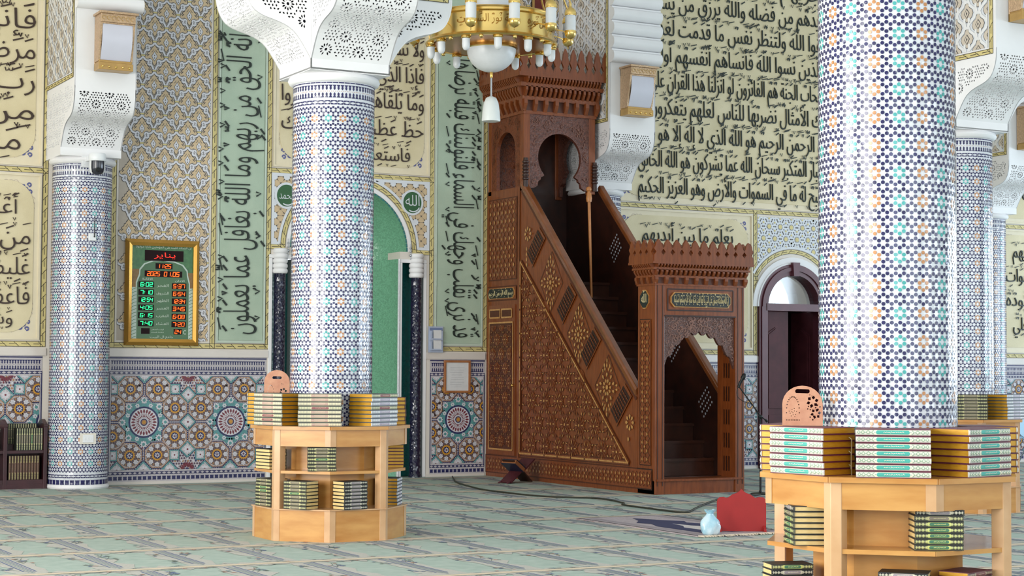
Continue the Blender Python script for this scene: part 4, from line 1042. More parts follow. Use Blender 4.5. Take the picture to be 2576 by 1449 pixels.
# ================================================================ PULPIT (minbar)
mn = thing('pulpit', 'tall carved brown wooden pulpit with stairs and canopy against the prayer wall', 'pulpit', (12.1, -2.1, 0))
XL, XR = 11.48, 12.76
groove = mat('walnut_groove', (84, 40, 20), .45, var=.15, vscale=20)
WM = [wood, wood2, inlay, groove, mat('walnut_petal', (104, 52, 28), .4, var=.15, vscale=30), wooddk]
def part(mb, name, mats=wood, label=None, parent=None, smooth=None, bevel=0.):
    o = mb.build(name, mats, parent or mn, smooth, bevel=bevel)
    if label: o['label'] = label
    return o
def girih(ik, x0, z0, x1, z1, p=.33, dense=True):
    """carved star field with honey-coloured inlay drops"""
    old = ik.clip; ik.clip = (x0, z0, x1, z1); pz = p*.82; rr = random.Random(int(x0*100))
    for j in range(-1, int((z1-z0)/pz)+2):
        for i in range(-1, int((x1-x0)/p)+2):
            cx_, cz_ = x0+(i+.5*(j % 2))*p+p*.2, z0+j*pz+p*.3; kind = (i+j) % 2
            ik.circ(cx_, cz_, p*.36, 1, .6, 12); ik.circ(cx_, cz_, p*.335, 0, 1.2, 12)
            for k in range(12):
                a = k*PI/6; ik.petal(cx_, cz_, a, p*.06, p*.32, p*.085, 1 if kind else 4, 2.2, .6)
                ik.petal(cx_, cz_, a, p*.12, p*.30, p*.045, (2 if k % 2 == 0 else 0) if kind else (0 if k % 3 else 2), 3.4, .65)
            ik.circ(cx_, cz_, p*.05, 2, 4, 8)
            for k in range(8):
                a = k*PI/4+PI/8; x, z = cx_+p*.43*cos(a), cz_+p*.43*sin(a)
                ik.petal(x, z, a, -p*.05, p*.07, p*.05, 2 if rr.random() < .7 else 0, 2.4)
                ik.line([(cx_+p*.36*cos(a-.2), cz_+p*.36*sin(a-.2)), (cx_+p*.52*cos(a), cz_+p*.52*sin(a)), (cx_+p*.36*cos(a+.2), cz_+p*.36*sin(a+.2))], p*.03, 3, 1)
    ik.clip = old
def drops(ik, x0, z0, x1, z1, p, mi=2, mg=3):
    """small lattice of inlay drops on a diagonal net"""
    n, m = max(1, round((x1-x0)/p)), max(1, round((z1-z0)/p)); a, b = (x1-x0)/n, (z1-z0)/m
    for i in range(n+1):
        for j in range(m+1):
            if i < n and j < m:
                ik.line([(x0+i*a, z0+j*b), (x0+(i+1)*a, z0+(j+1)*b)], p*.06, mg, 1); ik.line([(x0+(i+1)*a, z0+j*b), (x0+i*a, z0+(j+1)*b)], p*.06, mg, 1)
                ik.petal(x0+(i+.5)*a, z0+(j+.5)*b, PI/2, -p*.24, p*.24, p*.26, mi, 2)
            if 0 < i < n and 0 < j < m: ik.petal(x0+i*a, z0+j*b, PI/2, -p*.2, p*.2, p*.22, 0 if (i+j) % 3 else mi, 2)
# slope of the stair rail in (y, z): from (-1.0, 3.93) down to (-3.88, 1.19)
Y1, Z1, Y0, Z0 = -1.02, 3.92, -3.90, 1.17
sl = (Z1-Z0)/(Y1-Y0)
lmap = lambda y, z, h: (XL-h, y, z)
def wedge(x0, x1):
    mb = MB(); mb.prism([(-.02, .0), (-3.919, .0), (-3.919, Z0), (Y0, Z0), (Y1, Z1), (-.02, Z1)], lambda y, z, d: (d, y, z), x0, x1, 0); return mb
mb = wedge(XL, XL+.07); ik = Ink(mb, lmap, .0035, base=.001)
# big stair triangle
def below(t):                                     # second line, parallel to the rail
    return lambda y, z: z > 2.98+(y+.97)*sl*1.02-.02 or z < .36 or y > -.99
off = .93
zin = lambda y: 2.93+(y+1.0)*.943
tri = Ink(mb, lmap, .0035, base=.001, skip=lambda y, z: z > zin(y)-.055 or z < .385 or y > -1.05)
tri.skip = lambda y, z: z > zin(y)-.05 or z < .38 or y > -1.04
girih(tri, -3.9, .36, -1.02, 2.95, .36)
fr = lambda P, w, mi, L: ik.line(P, w, mi, L)
for w, mi, L in ((.075, 3, 1), (.05, 0, 3), (.020, 2, 5)):
    fr([(-1.01, .35), (-1.01, 2.90)], w, mi, L); fr([(-1.01, .35), (-3.74, .35)], w, mi, L); fr([(-1.01, 2.91), (-3.74, .34)], w, mi, L)
for k in range(1, 8):
    t = k/8; ik.circ(-1.01-2.73*t, 2.91-2.57*t, .014, 3, 6, 8); ik.circ(-1.01-2.73*t, .35, .014, 3, 6, 8); ik.circ(-1.01, .35+2.55*t, .014, 3, 6, 8)
# band between the two slopes: star panels and turned lattice windows
def para(s0, s1, e0=.10, e1=.80):
    """parallelogram in the sloping band; s along the rail (0 top, 1 foot), e from the rail downwards"""
    P = lambda s, e: (Y1+(Y0-Y1)*s, Z1+(Z0-Z1)*s-e); return P
P = lambda s, e: (Y1+(Y0-Y1)*s, Z1+(Z0-Z1)*s-e)
for s0 in (.165, .445, .655, .905):               # turned lattice windows
    q = [(Y1+(Y0-Y1)*s0, Z1+(Z0-Z1)*s0-.16), (Y1+(Y0-Y1)*s0+.29, Z1+(Z0-Z1)*s0-.46), (Y1+(Y0-Y1)*s0+.15, Z1+(Z0-Z1)*s0-.62), (Y1+(Y0-Y1)*s0-.15, Z1+(Z0-Z1)*s0-.30)]
    cy_, cz_ = sum(p[0] for p in q)/4, sum(p[1] for p in q)/4
    ik.poly([(cy_+(p[0]-cy_)*1.18, cz_+(p[1]-cz_)*1.18) for p in q], 0, 4); ik.poly(q, 5, 5)
    for a in range(1, 8):
        t = a/8; ik.line([tuple(q[0][k]+(q[1][k]-q[0][k])*t for k in (0, 1)), tuple(q[3][k]+(q[2][k]-q[3][k])*t for k in (0, 1))], .010, 1, 6)
        for b in range(1, 5):
            u_ = b/5; ik.circ(*[(q[0][k]+(q[1][k]-q[0][k])*t)*(1-u_)+(q[3][k]+(q[2][k]-q[3][k])*t)*u_ for k in (0, 1)], .013, 0, 7, 6)
for s0 in (.30, .55, .79):                         # star panels between them
    cy_, cz_ = Y1+(Y0-Y1)*s0+.055, Z1+(Z0-Z1)*s0-.50
    q = [(cy_-.02, cz_+.40), (cy_+.30, cz_+.02), (cy_+.02, cz_-.40), (cy_-.30, cz_-.02)]
    ik.line(q+[q[0]], .012, 3, 1)
    for k in range(10):
        a = k*PI/5; ik.petal(cy_, cz_, a, .050, .105, .036, 2, 4, .65); ik.petal(cy_, cz_, a+PI/10, .125, .185, .036, 2, 4, .6)
        for t in (-.12, .12):
            ry, rz = .225*cos(a+t), .225*sin(a+t)
            if abs(ry)*1.25+abs(rz)*.98 < .345: ik.petal(cy_, cz_, a+t, .20, .25, .030, 2, 4, .6)
        ik.line([(cy_+.115*cos(a), cz_+.115*sin(a)), (cy_+.155*cos(a+PI/10), cz_+.155*sin(a+PI/10)), (cy_+.115*cos(a+PI/5), cz_+.115*sin(a+PI/5))], .007, 3, 3)
        ik.line([(cy_+.17*cos(a), cz_+.17*sin(a)), (cy_+.20*cos(a+PI/10), cz_+.20*sin(a+PI/10)), (cy_+.17*cos(a+PI/5), cz_+.17*sin(a+PI/5))], .006, 3, 3)
    ik.circ(cy_, cz_, .030, 2, 4, 8)
    for dy, dz in ((.0, .27), (.0, .33), (-.0, -.27), (0, -.33), (.06, .27), (-.06, -.27), (.07, -.26), (-.07, .26)): ik.petal(cy_+dy, cz_+dz, PI/2, -.03, .03, .032, 2, 4)
for s0, w in ((.085, .12), (.97, .1)):
    cy_, cz_ = Y1+(Y0-Y1)*s0+.05, Z1+(Z0-Z1)*s0-.42
    for k in range(8): ik.petal(cy_, cz_, k*PI/4, .04, .10, .04, 2, 4, .65)
    for k in range(4): ik.petal(cy_+.03, cz_-.2-.07*k*(s0 < .5), PI/2, -.03, .03, .035, 2, 4)
ik.line([P(.0, .055), P(1., .055)], .04, 3, 2)
# tower panels, name plate and cupboard door surround
ik.rect(-.90, 2.68, -.08, 3.80, 3, 1); ik.rect(-.885, 2.695, -.095, 3.785, 0, 2); drops(Ink(mb, lmap, .0035, base=.009), -.88, 2.70, -.10, 3.78, .118)
ik.rect(-.90, 2.40, -.06, 2.60, 3, 1); ik.rect(-.885, 2.415, -.075, 2.585, 0, 3)
ik.line([(-.955, .0), (-.955, 3.9)], .05, 0, 3); ik.line([(-.925, .3), (-.925, 3.86)], .012, 3, 2)
ik.rect(-3.92, .05, -.02, .30, 3, 1); ik.rect(-3.92, .065, -.035, .285, 0, 2); drops(Ink(mb, lmap, .0035, base=.009), -3.92, .09, -.08, .26, .085)
o = part(mb, 'carved_side', WM, 'carved side wall with honey inlay stars and lattice windows')
mb = wedge(XR-.07, XR); ik = Ink(mb, lambda y, z, h: (XR-.07-h, y, z), .0035, base=.001)
for s0 in (.165, .445, .655, .905):
    for a in range(6):
        for b in range(4):
            ik.circ(Y1+(Y0-Y1)*s0+.035*a-.035*b, Z1+(Z0-Z1)*s0-.18-.06*b-.036*a, .016, 4, 2, 6)  # pale dots paint in daylight coming through the far lattice
part(mb, 'far_side', [wooddk, wood2, inlay, wooddk, mat('painted_lattice_daylight', (170, 176, 186), .6, var=.05)], 'dark inner face of the far stair wall with painted daylight dots')
for i, x in enumerate((XL+.035, XR-.035)):         # hand rails
    mb = MB(); d = (Y0-Y1, Z0-Z1)
    mb.prism([(-.055, -.02), (.055, -.02), (.055, .035), (.035, .055), (-.035, .055), (-.055, .035)], lambda u, v, t: (x+u, Y1+d[0]*t-v*.69*-1*-.0, Z1+d[1]*t+v*1.38), 0, 1)
    part(mb, 'hand_rail', mat('polished_rail', (124, 70, 36), .14, var=.2, vscale=8, coat=.6), bevel=.008)
mb = MB(); N = 13                                  # stairs
for k in range(N):
    z = .18+.205*k; y0 = -3.98+.225*k
    mb.box(XL+.07, XR-.07, y0, -.97, z-.205 if k else .0, z, 0); mb.box(XL+.07, XR-.07, y0-.025, y0+.03, z-.03, z+.006, 0)
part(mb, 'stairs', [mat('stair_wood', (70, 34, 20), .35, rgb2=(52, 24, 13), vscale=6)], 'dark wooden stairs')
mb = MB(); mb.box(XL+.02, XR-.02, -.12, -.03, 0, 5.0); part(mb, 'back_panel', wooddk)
mb = MB()                                          # cupboard under the canopy
mb.box(XL-.022, XL, -.88, -.10, .31, 2.34, 0); ik = Ink(mb, lambda y, z, h: (XL-.022-h, y, z), .003)
for x0, z0, x1, z1 in ((-.83, .38, -.15, 2.10), (-.80, 2.17, -.50, 2.28), (-.46, 2.17, -.16, 2.28)):
    ik.rect(x0, z0, x1, z1, 3, 1)
    for a, b in (((x0, z0), (x1, z0)), ((x1, z0), (x1, z1)), ((x1, z1), (x0, z1)), ((x0, z1), (x0, z0))): ik.line([a, b], .022, 2, 2)
girih(Ink(mb, lambda y, z, h: (XL-.025-h, y, z), .003), -.79, .42, -.19, 2.06, .24)
cd_ = part(mb, 'cupboard_door', WM, 'panelled cupboard door with inlay frames')
mb = MB(); mb.ball((XL-.04, -.84, 1.25), .018); mb.lathe([(.02, 0), (.02, .008)], 10, (XL-.034, -.84, 1.246)); part(mb, 'knob', brass, parent=cd_, smooth=40)
def plaque(text, name, u0, v0, u1, v1, mp, label):
    mb = MB(); c = (v1-v0)*.3; Q = [(u0+c, v0), (u1-c, v0), (u1, v0+c), (u1, v1-c), (u1-c, v1), (u0+c, v1), (u0, v1-c), (u0, v0+c)]
    cx_, cz_ = (u0+u1)/2, (v0+v1)/2
    mb.prism([(cx_+(a-cx_)*1.03, cz_+(b-cz_)*1.12) for a, b in Q], mp, 0, .014, 1); mb.prism(Q, mp, .010, .018, 0)
    lettering(mb, text, (u0+c*.6, v0+(v1-v0)*.30, u1-c*.6, v1-(v1-v0)*.16), mp, depth=.004, mi=2, h0=.0185, marks=True)
    return part(mb, name, [plq, inlay, mat('pale_gold_ink', (214, 198, 150), .45, var=.1)], label)
mapL = lambda u, v, h: (XL-.011-h, -u, v)           # reading left to right seen from the hall
plaque('بِسْمِ اللَّهِ الرَّحْمَنِ الرَّحِيمِ', 'name_plaque', .115, 2.435, .845, 2.565, mapL, 'black plaque with gold writing on the tower side')
# ---- canopy on top of the tower
KY0, KY1, KZ = -1.06, -.04, 3.92
mb = MB(); KT = 4.92
for x in (XL+.045, XR-.045-.12):
    for y in (KY0+.05, KY1-.05):
        mb.box(x-.055, x+.055, y-.055, y+.055, KZ-.05, KT)
part(mb, 'canopy_posts', wood, bevel=.006) if False else None
for x in (XL+.05, 12.60-.05):
    for y in (KY0+.05, KY1-.05):
        mb = MB(); mb.box(x-.05, x+.05, y-.05, y+.05, KZ-.06, KT); part(mb, 'post', wood, bevel=.006)
def arch_panel(xa, xb, z0, zt, top_z, hw, spring, mp, name, keyhole=True, th=.05, label=None, mats=None):
    """carved panel with a horseshoe arch opening"""
    xc = (xa+xb)/2; R = hw; zc = top_z-R
    right = []
    for i in range(15):
        a = PI/2-(PI/2+.75)*i/14 if keyhole else PI/2-(PI/2)*i/14; right.append((xc+R*cos(a), zc+R*sin(a)))
    if keyhole:
        ex, ez = right[-1]; right += [(ex-.005, ez-.02), (ex+.045, ez-.045), (ex+.05, ez-.075), (ex+.085, ez-.10), (ex+.095, ez-.16), (ex+.16, ez-.20), (ex+.17, ez-.24)]
        right = [(min(x, xb-.02), max(z, z0)) for x, z in right]
    right.append((right[-1][0], z0))
    left = [(2*xc-x, z) for x, z in right]
    mb = MB()
    for sgn, ch, xe in ((1, right, xb), (-1, left, xa)):
        for p, q in zip(ch, ch[1:]):
            if abs(p[0]-q[0])+abs(p[1]-q[1]) < 1e-5: continue
            mb.prism([p, q, (xe, q[1]), (xe, p[1])] if p[1] != q[1] else [p, q, (xe, q[1]-.001), (xe, p[1])], mp, -th/2, th/2, 0)
    mb.prism([(xa, top_z), (xb, top_z), (xb, zt), (xa, zt)], mp, -th/2, th/2, 0)
    ik = Ink(mb, mp, .006, base=th/2); rr = random.Random(4)
    for k in range(90):
        x, z = rr.uniform(xa+.05, xb-.05), rr.uniform(z0+.05, zt-.05)
        if abs(x-xc) < R+.06 and z < zc+math.sqrt(max(0, (R+.05)**2-(x-xc)**2)): continue
        a = rr.random()*6; ik.arc(x, z, .026, a, a+4, .012, 1, 1+(k % 3)*.3, 6); ik.petal(x, z, a, .01, .05, .018, 1, 1.5+(k % 3)*.3)
    o = part(mb, name, mats or [woodfr, mat('arch_relief', (132, 84, 66), .3, rgb2=(92, 52, 40), vscale=30, coat=.2)], label); return o
arch_panel(XL+.10, 12.50, KZ-.02, KT, 4.66, .335, 4.2, lambda u, v, d: (u, KY0+.03-d, v), 'arch_panel', label='carved horseshoe arch, canopy front')
arch_panel(KY0+.10, KY1-.10, KZ-.02, KT, 4.70, .27, 4.2, lambda u, v, d: (XL+.03-d, u, v), 'arch_panel', False, label='round arch opening, canopy side', mats=[wood2, wood2])
arch_panel(KY0+.10, KY1-.10, KZ-.02, KT, 4.70, .27, 4.2, lambda u, v, d: (12.57+d, u, v), 'arch_panel', True, label='carved arch, far canopy side')
mb = MB(); mb.box(XL+.1, 12.0, -.16, -.125, KZ-.9, KT)
ik = Ink(mb, lambda u, v, h: (u, -.16-h, v), .006)
for k in range(16): ik.arc(11.65+.09*(k % 4), 4.05+.17*(k//4), .035, k, k+4, .014, 1, 1, 6)
mb.ball((11.85, -.20, 4.28), .03, 1, 10); part(mb, 'canopy_back', [wood2, woodfr])
for x in (XL+.02, 12.58):                            # ringed colonnettes at the arch springing
    mb = MB(); mb.lathe([(.034, 3.9)]+[q for k in range(6) for q in ((.032, 4.0+.045*k), (.045, 4.012+.045*k), (.045, 4.028+.045*k), (.032, 4.04+.045*k))]+[(.03, 4.30), (.001, 4.30)], 12, (x, KY0-.02, 0)); part(mb, 'ringed_colonnette', wooddk, smooth=40)
def cornice(xa, xb, ya, yb, z0, z1, grow, zc0, ct, mats, pitch, name, hanging, tall=False):
    """flared cornice with two tiers of small brackets and a cut crest of merlons"""
    mb = MB(); cx_, cy_ = (xa+xb)/2, (ya+yb)/2
    def slab(g, a, b, mi=0): mb.box(xa-g, xb+g, ya-g, yb+g, a, b, mi)
    h = z1-z0; slab(.012, z0, z0+h*.08); slab(grow*.25, z0+h*.34, z0+h*.44); slab(grow*.62, z0+h*.66, z0+h*.76); slab(grow, z0+h*.90, z1); slab(grow*.0, z0, z0+h*.95, 1)
    def run(g0, g1, a, b, w, n_p, mi):
        """brackets around the four sides between offsets g0 (foot) and g1 (head)"""
        for axis in ('x', 'y'):
            lo, hi = (xa, xb) if axis == 'x' else (ya, yb); n = max(2, round((hi-lo)/n_p))
            for i in range(n+1):
                t = lo+(hi-lo)*i/n
                for sgn in (-1, 1):
                    f0, f1 = ((ya-g0, ya-g1) if sgn < 0 else (yb+g0, yb+g1)) if axis == 'x' else ((xa-g0, xa-g1) if sgn < 0 else (xb+g0, xb+g1))
                    b_ = ya if sgn < 0 else yb
                    if axis == 'y': b_ = xa if sgn < 0 else xb
                    Q = [(b_, a), (f0, a), ((f0+f1)/2, a+(b-a)*.3), (f1, a+(b-a)*.62), (f1, b), (b_, b)]
                    if axis == 'x': mb.prism(Q, lambda v, z, d: (d, v, z), t-w/2, t+w/2, mi)
                    else: mb.prism(Q, lambda v, z, d: (v, d, z), t-w/2, t+w/2, mi)
    run(.015, grow*.42, z0+h*.06, z0+h*.36, pitch*.34, pitch, hanging)
    run(grow*.2, grow*.62, z0+h*.40, z0+h*.68, pitch*.22, pitch*.5, 0)
    run(grow*.55, grow*.95, z0+h*.72, z0+h*.92, pitch*.16, pitch*.33, 0)
    cn = part(mb, name, mats)
    for axis, sgn in (('x', -1), ('x', 1), ('y', -1), ('y', 1)):
        mb = MB(); g = grow-.015; lo, hi = (xa-g, xb+g) if axis == 'x' else (ya-g, yb+g); n = max(3, round((hi-lo)/ct)); p = (hi-lo)/n
        fp = (ya-g if sgn < 0 else yb+g) if axis == 'x' else (xa-g if sgn < 0 else xb+g)
        fn = (lambda u, z, d: (u, fp+d, z)) if axis == 'x' else (lambda u, z, d: (fp+d, u, z))
        H_ = zc0-z1; hb = H_*(.05 if tall else .22); mb.prism([(lo, z1), (hi, z1), (hi, z1+hb), (lo, z1+hb)], fn, -.016, .016)
        for i in range(n):
            u = lo+(i+.5)*p
            half = [(.5, .22), (.5, .28), (.26, .42), (.5, .56), (.5, .60), (.34, .70), (.28, .84), (0, 1.)] if not tall else [(.5, .05), (.5, .10), (.22, .28), (.47, .47), (.47, .50), (.33, .60), (.27, .80), (0, 1.)]
            Q = [(u+a*p*.985, z1+b*H_) for a, b in half]+[(u-a*p*.985, z1+b*H_) for a, b in half[-2::-1]]
            mb.prism(Q, fn, -.016, .016)
        part(mb, 'crest', mats[0], parent=cn)
    return cn
cornice(XL, 12.60, KY0, KY1, 4.90, 5.44, .15, 5.80, .122, [wood, groove], .15, 'canopy_cornice', 0, True)
mb = MB(); mb.lathe([(.34, 0), (.36, .05), (.30, .16), (.16, .30), (.06, .46), (.035, .56), (.06, .60), (.06, .64), (.02, .68), (.035, .73), (.02, .78), (.006, .92)], 20, (12.04, -.55, 5.42)); part(mb, 'dome_finial', wooddk, 'dark red turned dome and spike', smooth=40)
# ---- gate at the foot of the stairs
GY0, GY1, GT = -4.30, -3.92, 2.48
mb = MB(); pinkfr = mat('gate_front_wood', (134, 78, 58), .22, rgb2=(116, 62, 44), vscale=5, stretch=(5, 5, .8), coat=.35)
for x0, x1 in ((XL, XL+.13), (XR-.13, XR)):
    mb = MB(); mb.box(x0, x1, GY0, GY1, 0, GT, 0)
    if x0 == XL:
        ik = Ink(mb, lambda y, z, h: (XL-h, y, z), .003, base=.001); ik.rect(GY0+.05, .05, GY1, .30, 3, 1); ik.rect(GY0+.065, .065, GY1, .285, 0, 2); drops(Ink(mb, lambda y, z, h: (XL-h, y, z), .003, base=.008), GY0+.075, .09, GY1, .26, .085); ik.rect(GY0+.085, .335, GY1-.055, 2.065, 3, 1); ik.rect(GY0+.095, .345, GY1-.065, 2.055, 0, 2); drops(Ink(mb, lambda y, z, h: (XL-h, y, z), .003, base=.008), GY0+.10, .36, GY1-.07, 2.04, .10)
        for a in (GY0+.085, GY1-.055): ik.line([(a, .34), (a, 2.06)], .012, 0, 3)
    else:
        ik = Ink(mb, lambda y, z, h: (XR-.13-h, y, z), .003, base=.001)
        for k in range(7):
            for d in (.12, .17, .22): ik.rect(GY0+d, .25+.28*k, GY0+d+.018, .43+.28*k, 3, 2)
    ik = Ink(mb, lambda x, z, h: (x, GY0-h, z), .003, base=.001); ik.line([((x0+x1)/2-.035, .1), ((x0+x1)/2-.035, GT)], .010, 3, 1); ik.line([((x0+x1)/2+.035, .1), ((x0+x1)/2+.035, GT)], .010, 3, 1)
    part(mb, 'gate_post', [pinkfr if False else wood, wood2, inlay, wooddk], bevel=.005)
mb = MB(); mb.box(XL+.13, XR-.13, GY0, GY1, 2.10, GT, 0); ik = Ink(mb, lambda x, z, h: (x, GY0-h, z), .004, base=.001)
for a, b in (((XL+.17, 2.17), (XR-.17, 2.17)), ((XL+.17, 2.42), (XR-.17, 2.42)), ((XL+.17, 2.17), (XL+.17, 2.42)), ((XR-.17, 2.17), (XR-.17, 2.42)), ((XL+.13, 2.105), (XR-.13, 2.105))): ik.line([a, b], .016, 3, 1)
part(mb, 'lintel', [wood, wood2, inlay, wooddk])
plaque('إِنَّ اللَّهَ وَمَلَائِكَتَهُ يُصَلُّونَ عَلَى النَّبِيِّ يَا أَيُّهَا الَّذِينَ آمَنُوا صَلُّوا عَلَيْهِ وَسَلِّمُوا تَسْلِيمًا', 'name_plaque', XL+.22, 2.215, XR-.22, 2.375, lambda u, v, h: (u, GY0-.006-h, v), 'long black plaque with gold writing over the gate')
plaque('اللَّه', 'name_plaque', 3.99, 2.20, 4.17, 2.40, lambda u, v, h: (XL-h, -u, v), 'small black oval plaque on the gate side')
# scalloped fretwork in the gate opening
mb = MB(); xa, xb = XL+.13, XR-.13; n = 60
def scal(t):
    s = abs(2*t-1); base = 1.93-.40*s**2.2-.05*abs(sin(s*PI*4.5)); return min(base, 1.93)
for i in range(n):
    t0, t1 = i/n, (i+1)/n
    mb.prism([(xa+(xb-xa)*t0, scal(t0)), (xa+(xb-xa)*t1, scal(t1)), (xa+(xb-xa)*t1, 2.11), (xa+(xb-xa)*t0, 2.11)], lambda x, z, d: (x, d, z), GY0+.03, GY0+.07)
ik = Ink(mb, lambda x, z, h: (x, GY0+.03-h, z), .004); rr = random.Random(8)
for k in range(120):
    t = rr.uniform(.03, .97); z0 = scal(t)+.03
    z = rr.uniform(z0, 2.08) if z0 < 2.07 else 2.07; a = rr.random()*6; ik.arc(xa+(xb-xa)*t, z, .022, a, a+4.5, .008, 1, 1+(k % 4)*.2, 6)
part(mb, 'scalloped_fret', [mat('fret_wood', (112, 74, 62), .35, rgb2=(70, 44, 38), vscale=60, bump=.8, bscale=80), mat('fret_relief', (142, 102, 88), .35, var=.2, vscale=30)], 'carved scalloped fret in the gate opening')
cornice(XL, XR, GY0, GY1, 2.46, 2.74, .085, 3.0, .126, [wood, groove], .135, 'gate_cornice', 0)
mb = MB(); mb.box(XL, XR, GY0+.02, GY1, 0, .16); mb.box(XL+.02, XR-.02, GY0-.02, GY1, .155, .18); part(mb, 'sill_step', wood)
# staff leaning inside the stair well
o = MB(); o.tube([(12.2, -1.64, 2.42), (12.2, -1.56, 3.84)], [.017, .021], 10); o.ball((12.2, -1.558, 3.87), .038, 0, 10); o.lathe([(.034, 0), (.042, .05), (.03, .12)], 10, (12.2, -1.566, 3.70))
o = recenter(o.build('staff', [mat('pale_turned_wood', (188, 122, 66), .35, var=.15, vscale=12)], None, 40)); tag(o, 'slim pale wooden staff standing on the pulpit stairs', 'staff')
# ================================================================ BOOKSTANDS AND BOOKS
def octa(r, a0=22.5): return [(r*cos(math.radians(a0+45*k)), r*sin(math.radians(a0+45*k))) for k in range(8)]
def octring(mb, ri, ro, z0, z1, mi=0, every=None):
    A, B = octa(ri), octa(ro)
    for k in range(8):
        if every is not None and k % 2 != every: continue
        j = (k+1) % 8; mb.prism([A[k], B[k], B[j], A[j]], lambda u, v, d: (u, v, d), z0, z1, mi)
bs = thing('bookstand', 'octagonal honey wood bookstand around the middle-left column', 'bookstand', (0, 0, 0))
mb = MB(); octring(mb, .385, .66, 0, .262); mb.build('plinth', honey, bs, bevel=.004)
mb = MB(); octring(mb, .385, .675, .262, .272); mb.build('plinth_top', honey2, bs)
mb = MB(); octring(mb, .385, .655, .566, .590); mb.build('shelf', honey, bs, bevel=.004)
mb = MB(); octring(mb, .385, .66, .795, .935); mb.build('top_band', honey, bs, bevel=.004)
mb = MB(); octring(mb, .385, .695, .935, .963); mb.build('top_board', honey, bs, bevel=.008)
for k in range(8):
    a = math.radians(-112.5+45*k); c, s_ = cos(a), sin(a); R_ = .66
    tq = lambda r, t: (r*c-t*s_, r*s_+t*c)
    if k % 2 == 1:                                # corner posts, bent round the corner
        mb = MB(); d = .052
        e = [(R_-d*.383+.004, -d*.924), (R_+.006, 0), (R_-d*.383+.004, d*.924), (R_-d*.383-.06, d*.924), (R_-.06, 0), (R_-d*.383-.06, -d*.924)]
        mb.prism([tq(*p) for p in e], lambda u, v, q: (u, v, q), .002, .936); p = mb.build('post', honey2, bs, bevel=.003); p['label'] = 'paler corner post'
    else:
        for z0, z1 in ((.002, .262), (.795, .935)):
            mb = MB(); d = .05; e = [(R_-d*.383+.004, -d*.924), (R_+.004, 0), (R_-d*.383+.004, d*.924), (R_-.05, d*.5), (R_-.05, -d*.5)]
            mb.prism([tq(*p) for p in e], lambda u, v, q: (u, v, q), z0, z1); p = mb.build('corner_strip', honey2, bs); p['label'] = 'paler corner strip'
    # back panel behind the books
    mb = MB(); A, B = octa(.39), octa(.408); j = (k+1) % 8
    mb.prism([A[k], B[k], B[j], A[j]], lambda u, v, q: (u, v, q), .27, .80); mb.build('back_panel', honey, bs)
    if k % 2 == 0:
        pass
b2 = dup(bs, RGT, 'large octagonal honey wood bookstand around the nearest right column'); b2.scale[2] = .953; b2.rotation_euler[2] = math.radians(2.5)
dup(bs, FAR, 'bookstand mostly hidden behind the large right column')
bs.location = MID

def bmat(n, c, **k): return mat('book_'+n, c, .45, **k)
KIND = {
    'rose': dict(board=(62, 70, 66), spine=(190, 184, 164), orn=(214, 208, 176), cap=(198, 168, 154), end=(150, 70, 80), edge=(222, 212, 178), page='g', txt='cream book with rose label'),
    'plain_rose': dict(board=(62, 70, 66), spine=(170, 172, 148), orn=(206, 204, 168), cap=(150, 92, 96), end=(150, 92, 96), edge=(214, 206, 170), page='g', txt='sage-cream book with dark rose label'),
    'pale': dict(board=(70, 84, 96), spine=(206, 208, 212), orn=(226, 228, 230), cap=(184, 176, 192), end=(140, 120, 146), edge=(238, 238, 236), page='g', txt='bluish white book with lilac label'),
    'teal': dict(board=(98, 34, 56), spine=(214, 210, 200), orn=(150, 174, 150), cap=(70, 168, 156), end=(70, 168, 156), edge=(236, 230, 206), page='g', txt='white book with teal label'),
    'dark': dict(board=(40, 42, 38), spine=(92, 92, 78), orn=(170, 170, 128), cap=(132, 122, 108), end=(132, 122, 108), edge=(196, 190, 140), page='w', txt='dark book with grey-brown label'),
    'dark_green': dict(board=(40, 42, 38), spine=(96, 96, 78), orn=(176, 176, 130), cap=(72, 120, 92), end=(72, 120, 92), edge=(206, 210, 130), page='w', txt='dark book with green label'),
    'black': dict(board=(28, 30, 32), spine=(52, 54, 56), orn=(170, 168, 150), cap=(150, 140, 146), end=(150, 140, 146), edge=(206, 200, 180), page='w', txt='black book with grey label'),
    'old': dict(board=(58, 30, 26), spine=(104, 88, 66), orn=(160, 148, 96), cap=(96, 62, 54), end=(96, 50, 50), edge=(150, 130, 90), page='w', txt='brown book with gold-green bands'),
    'wine': dict(board=(92, 26, 44), spine=(110, 86, 80), orn=(150, 130, 110), cap=(120, 60, 66), end=(120, 60, 66), edge=(170, 150, 120), page='g', txt='wine-brown book'),
}
_bk = {}
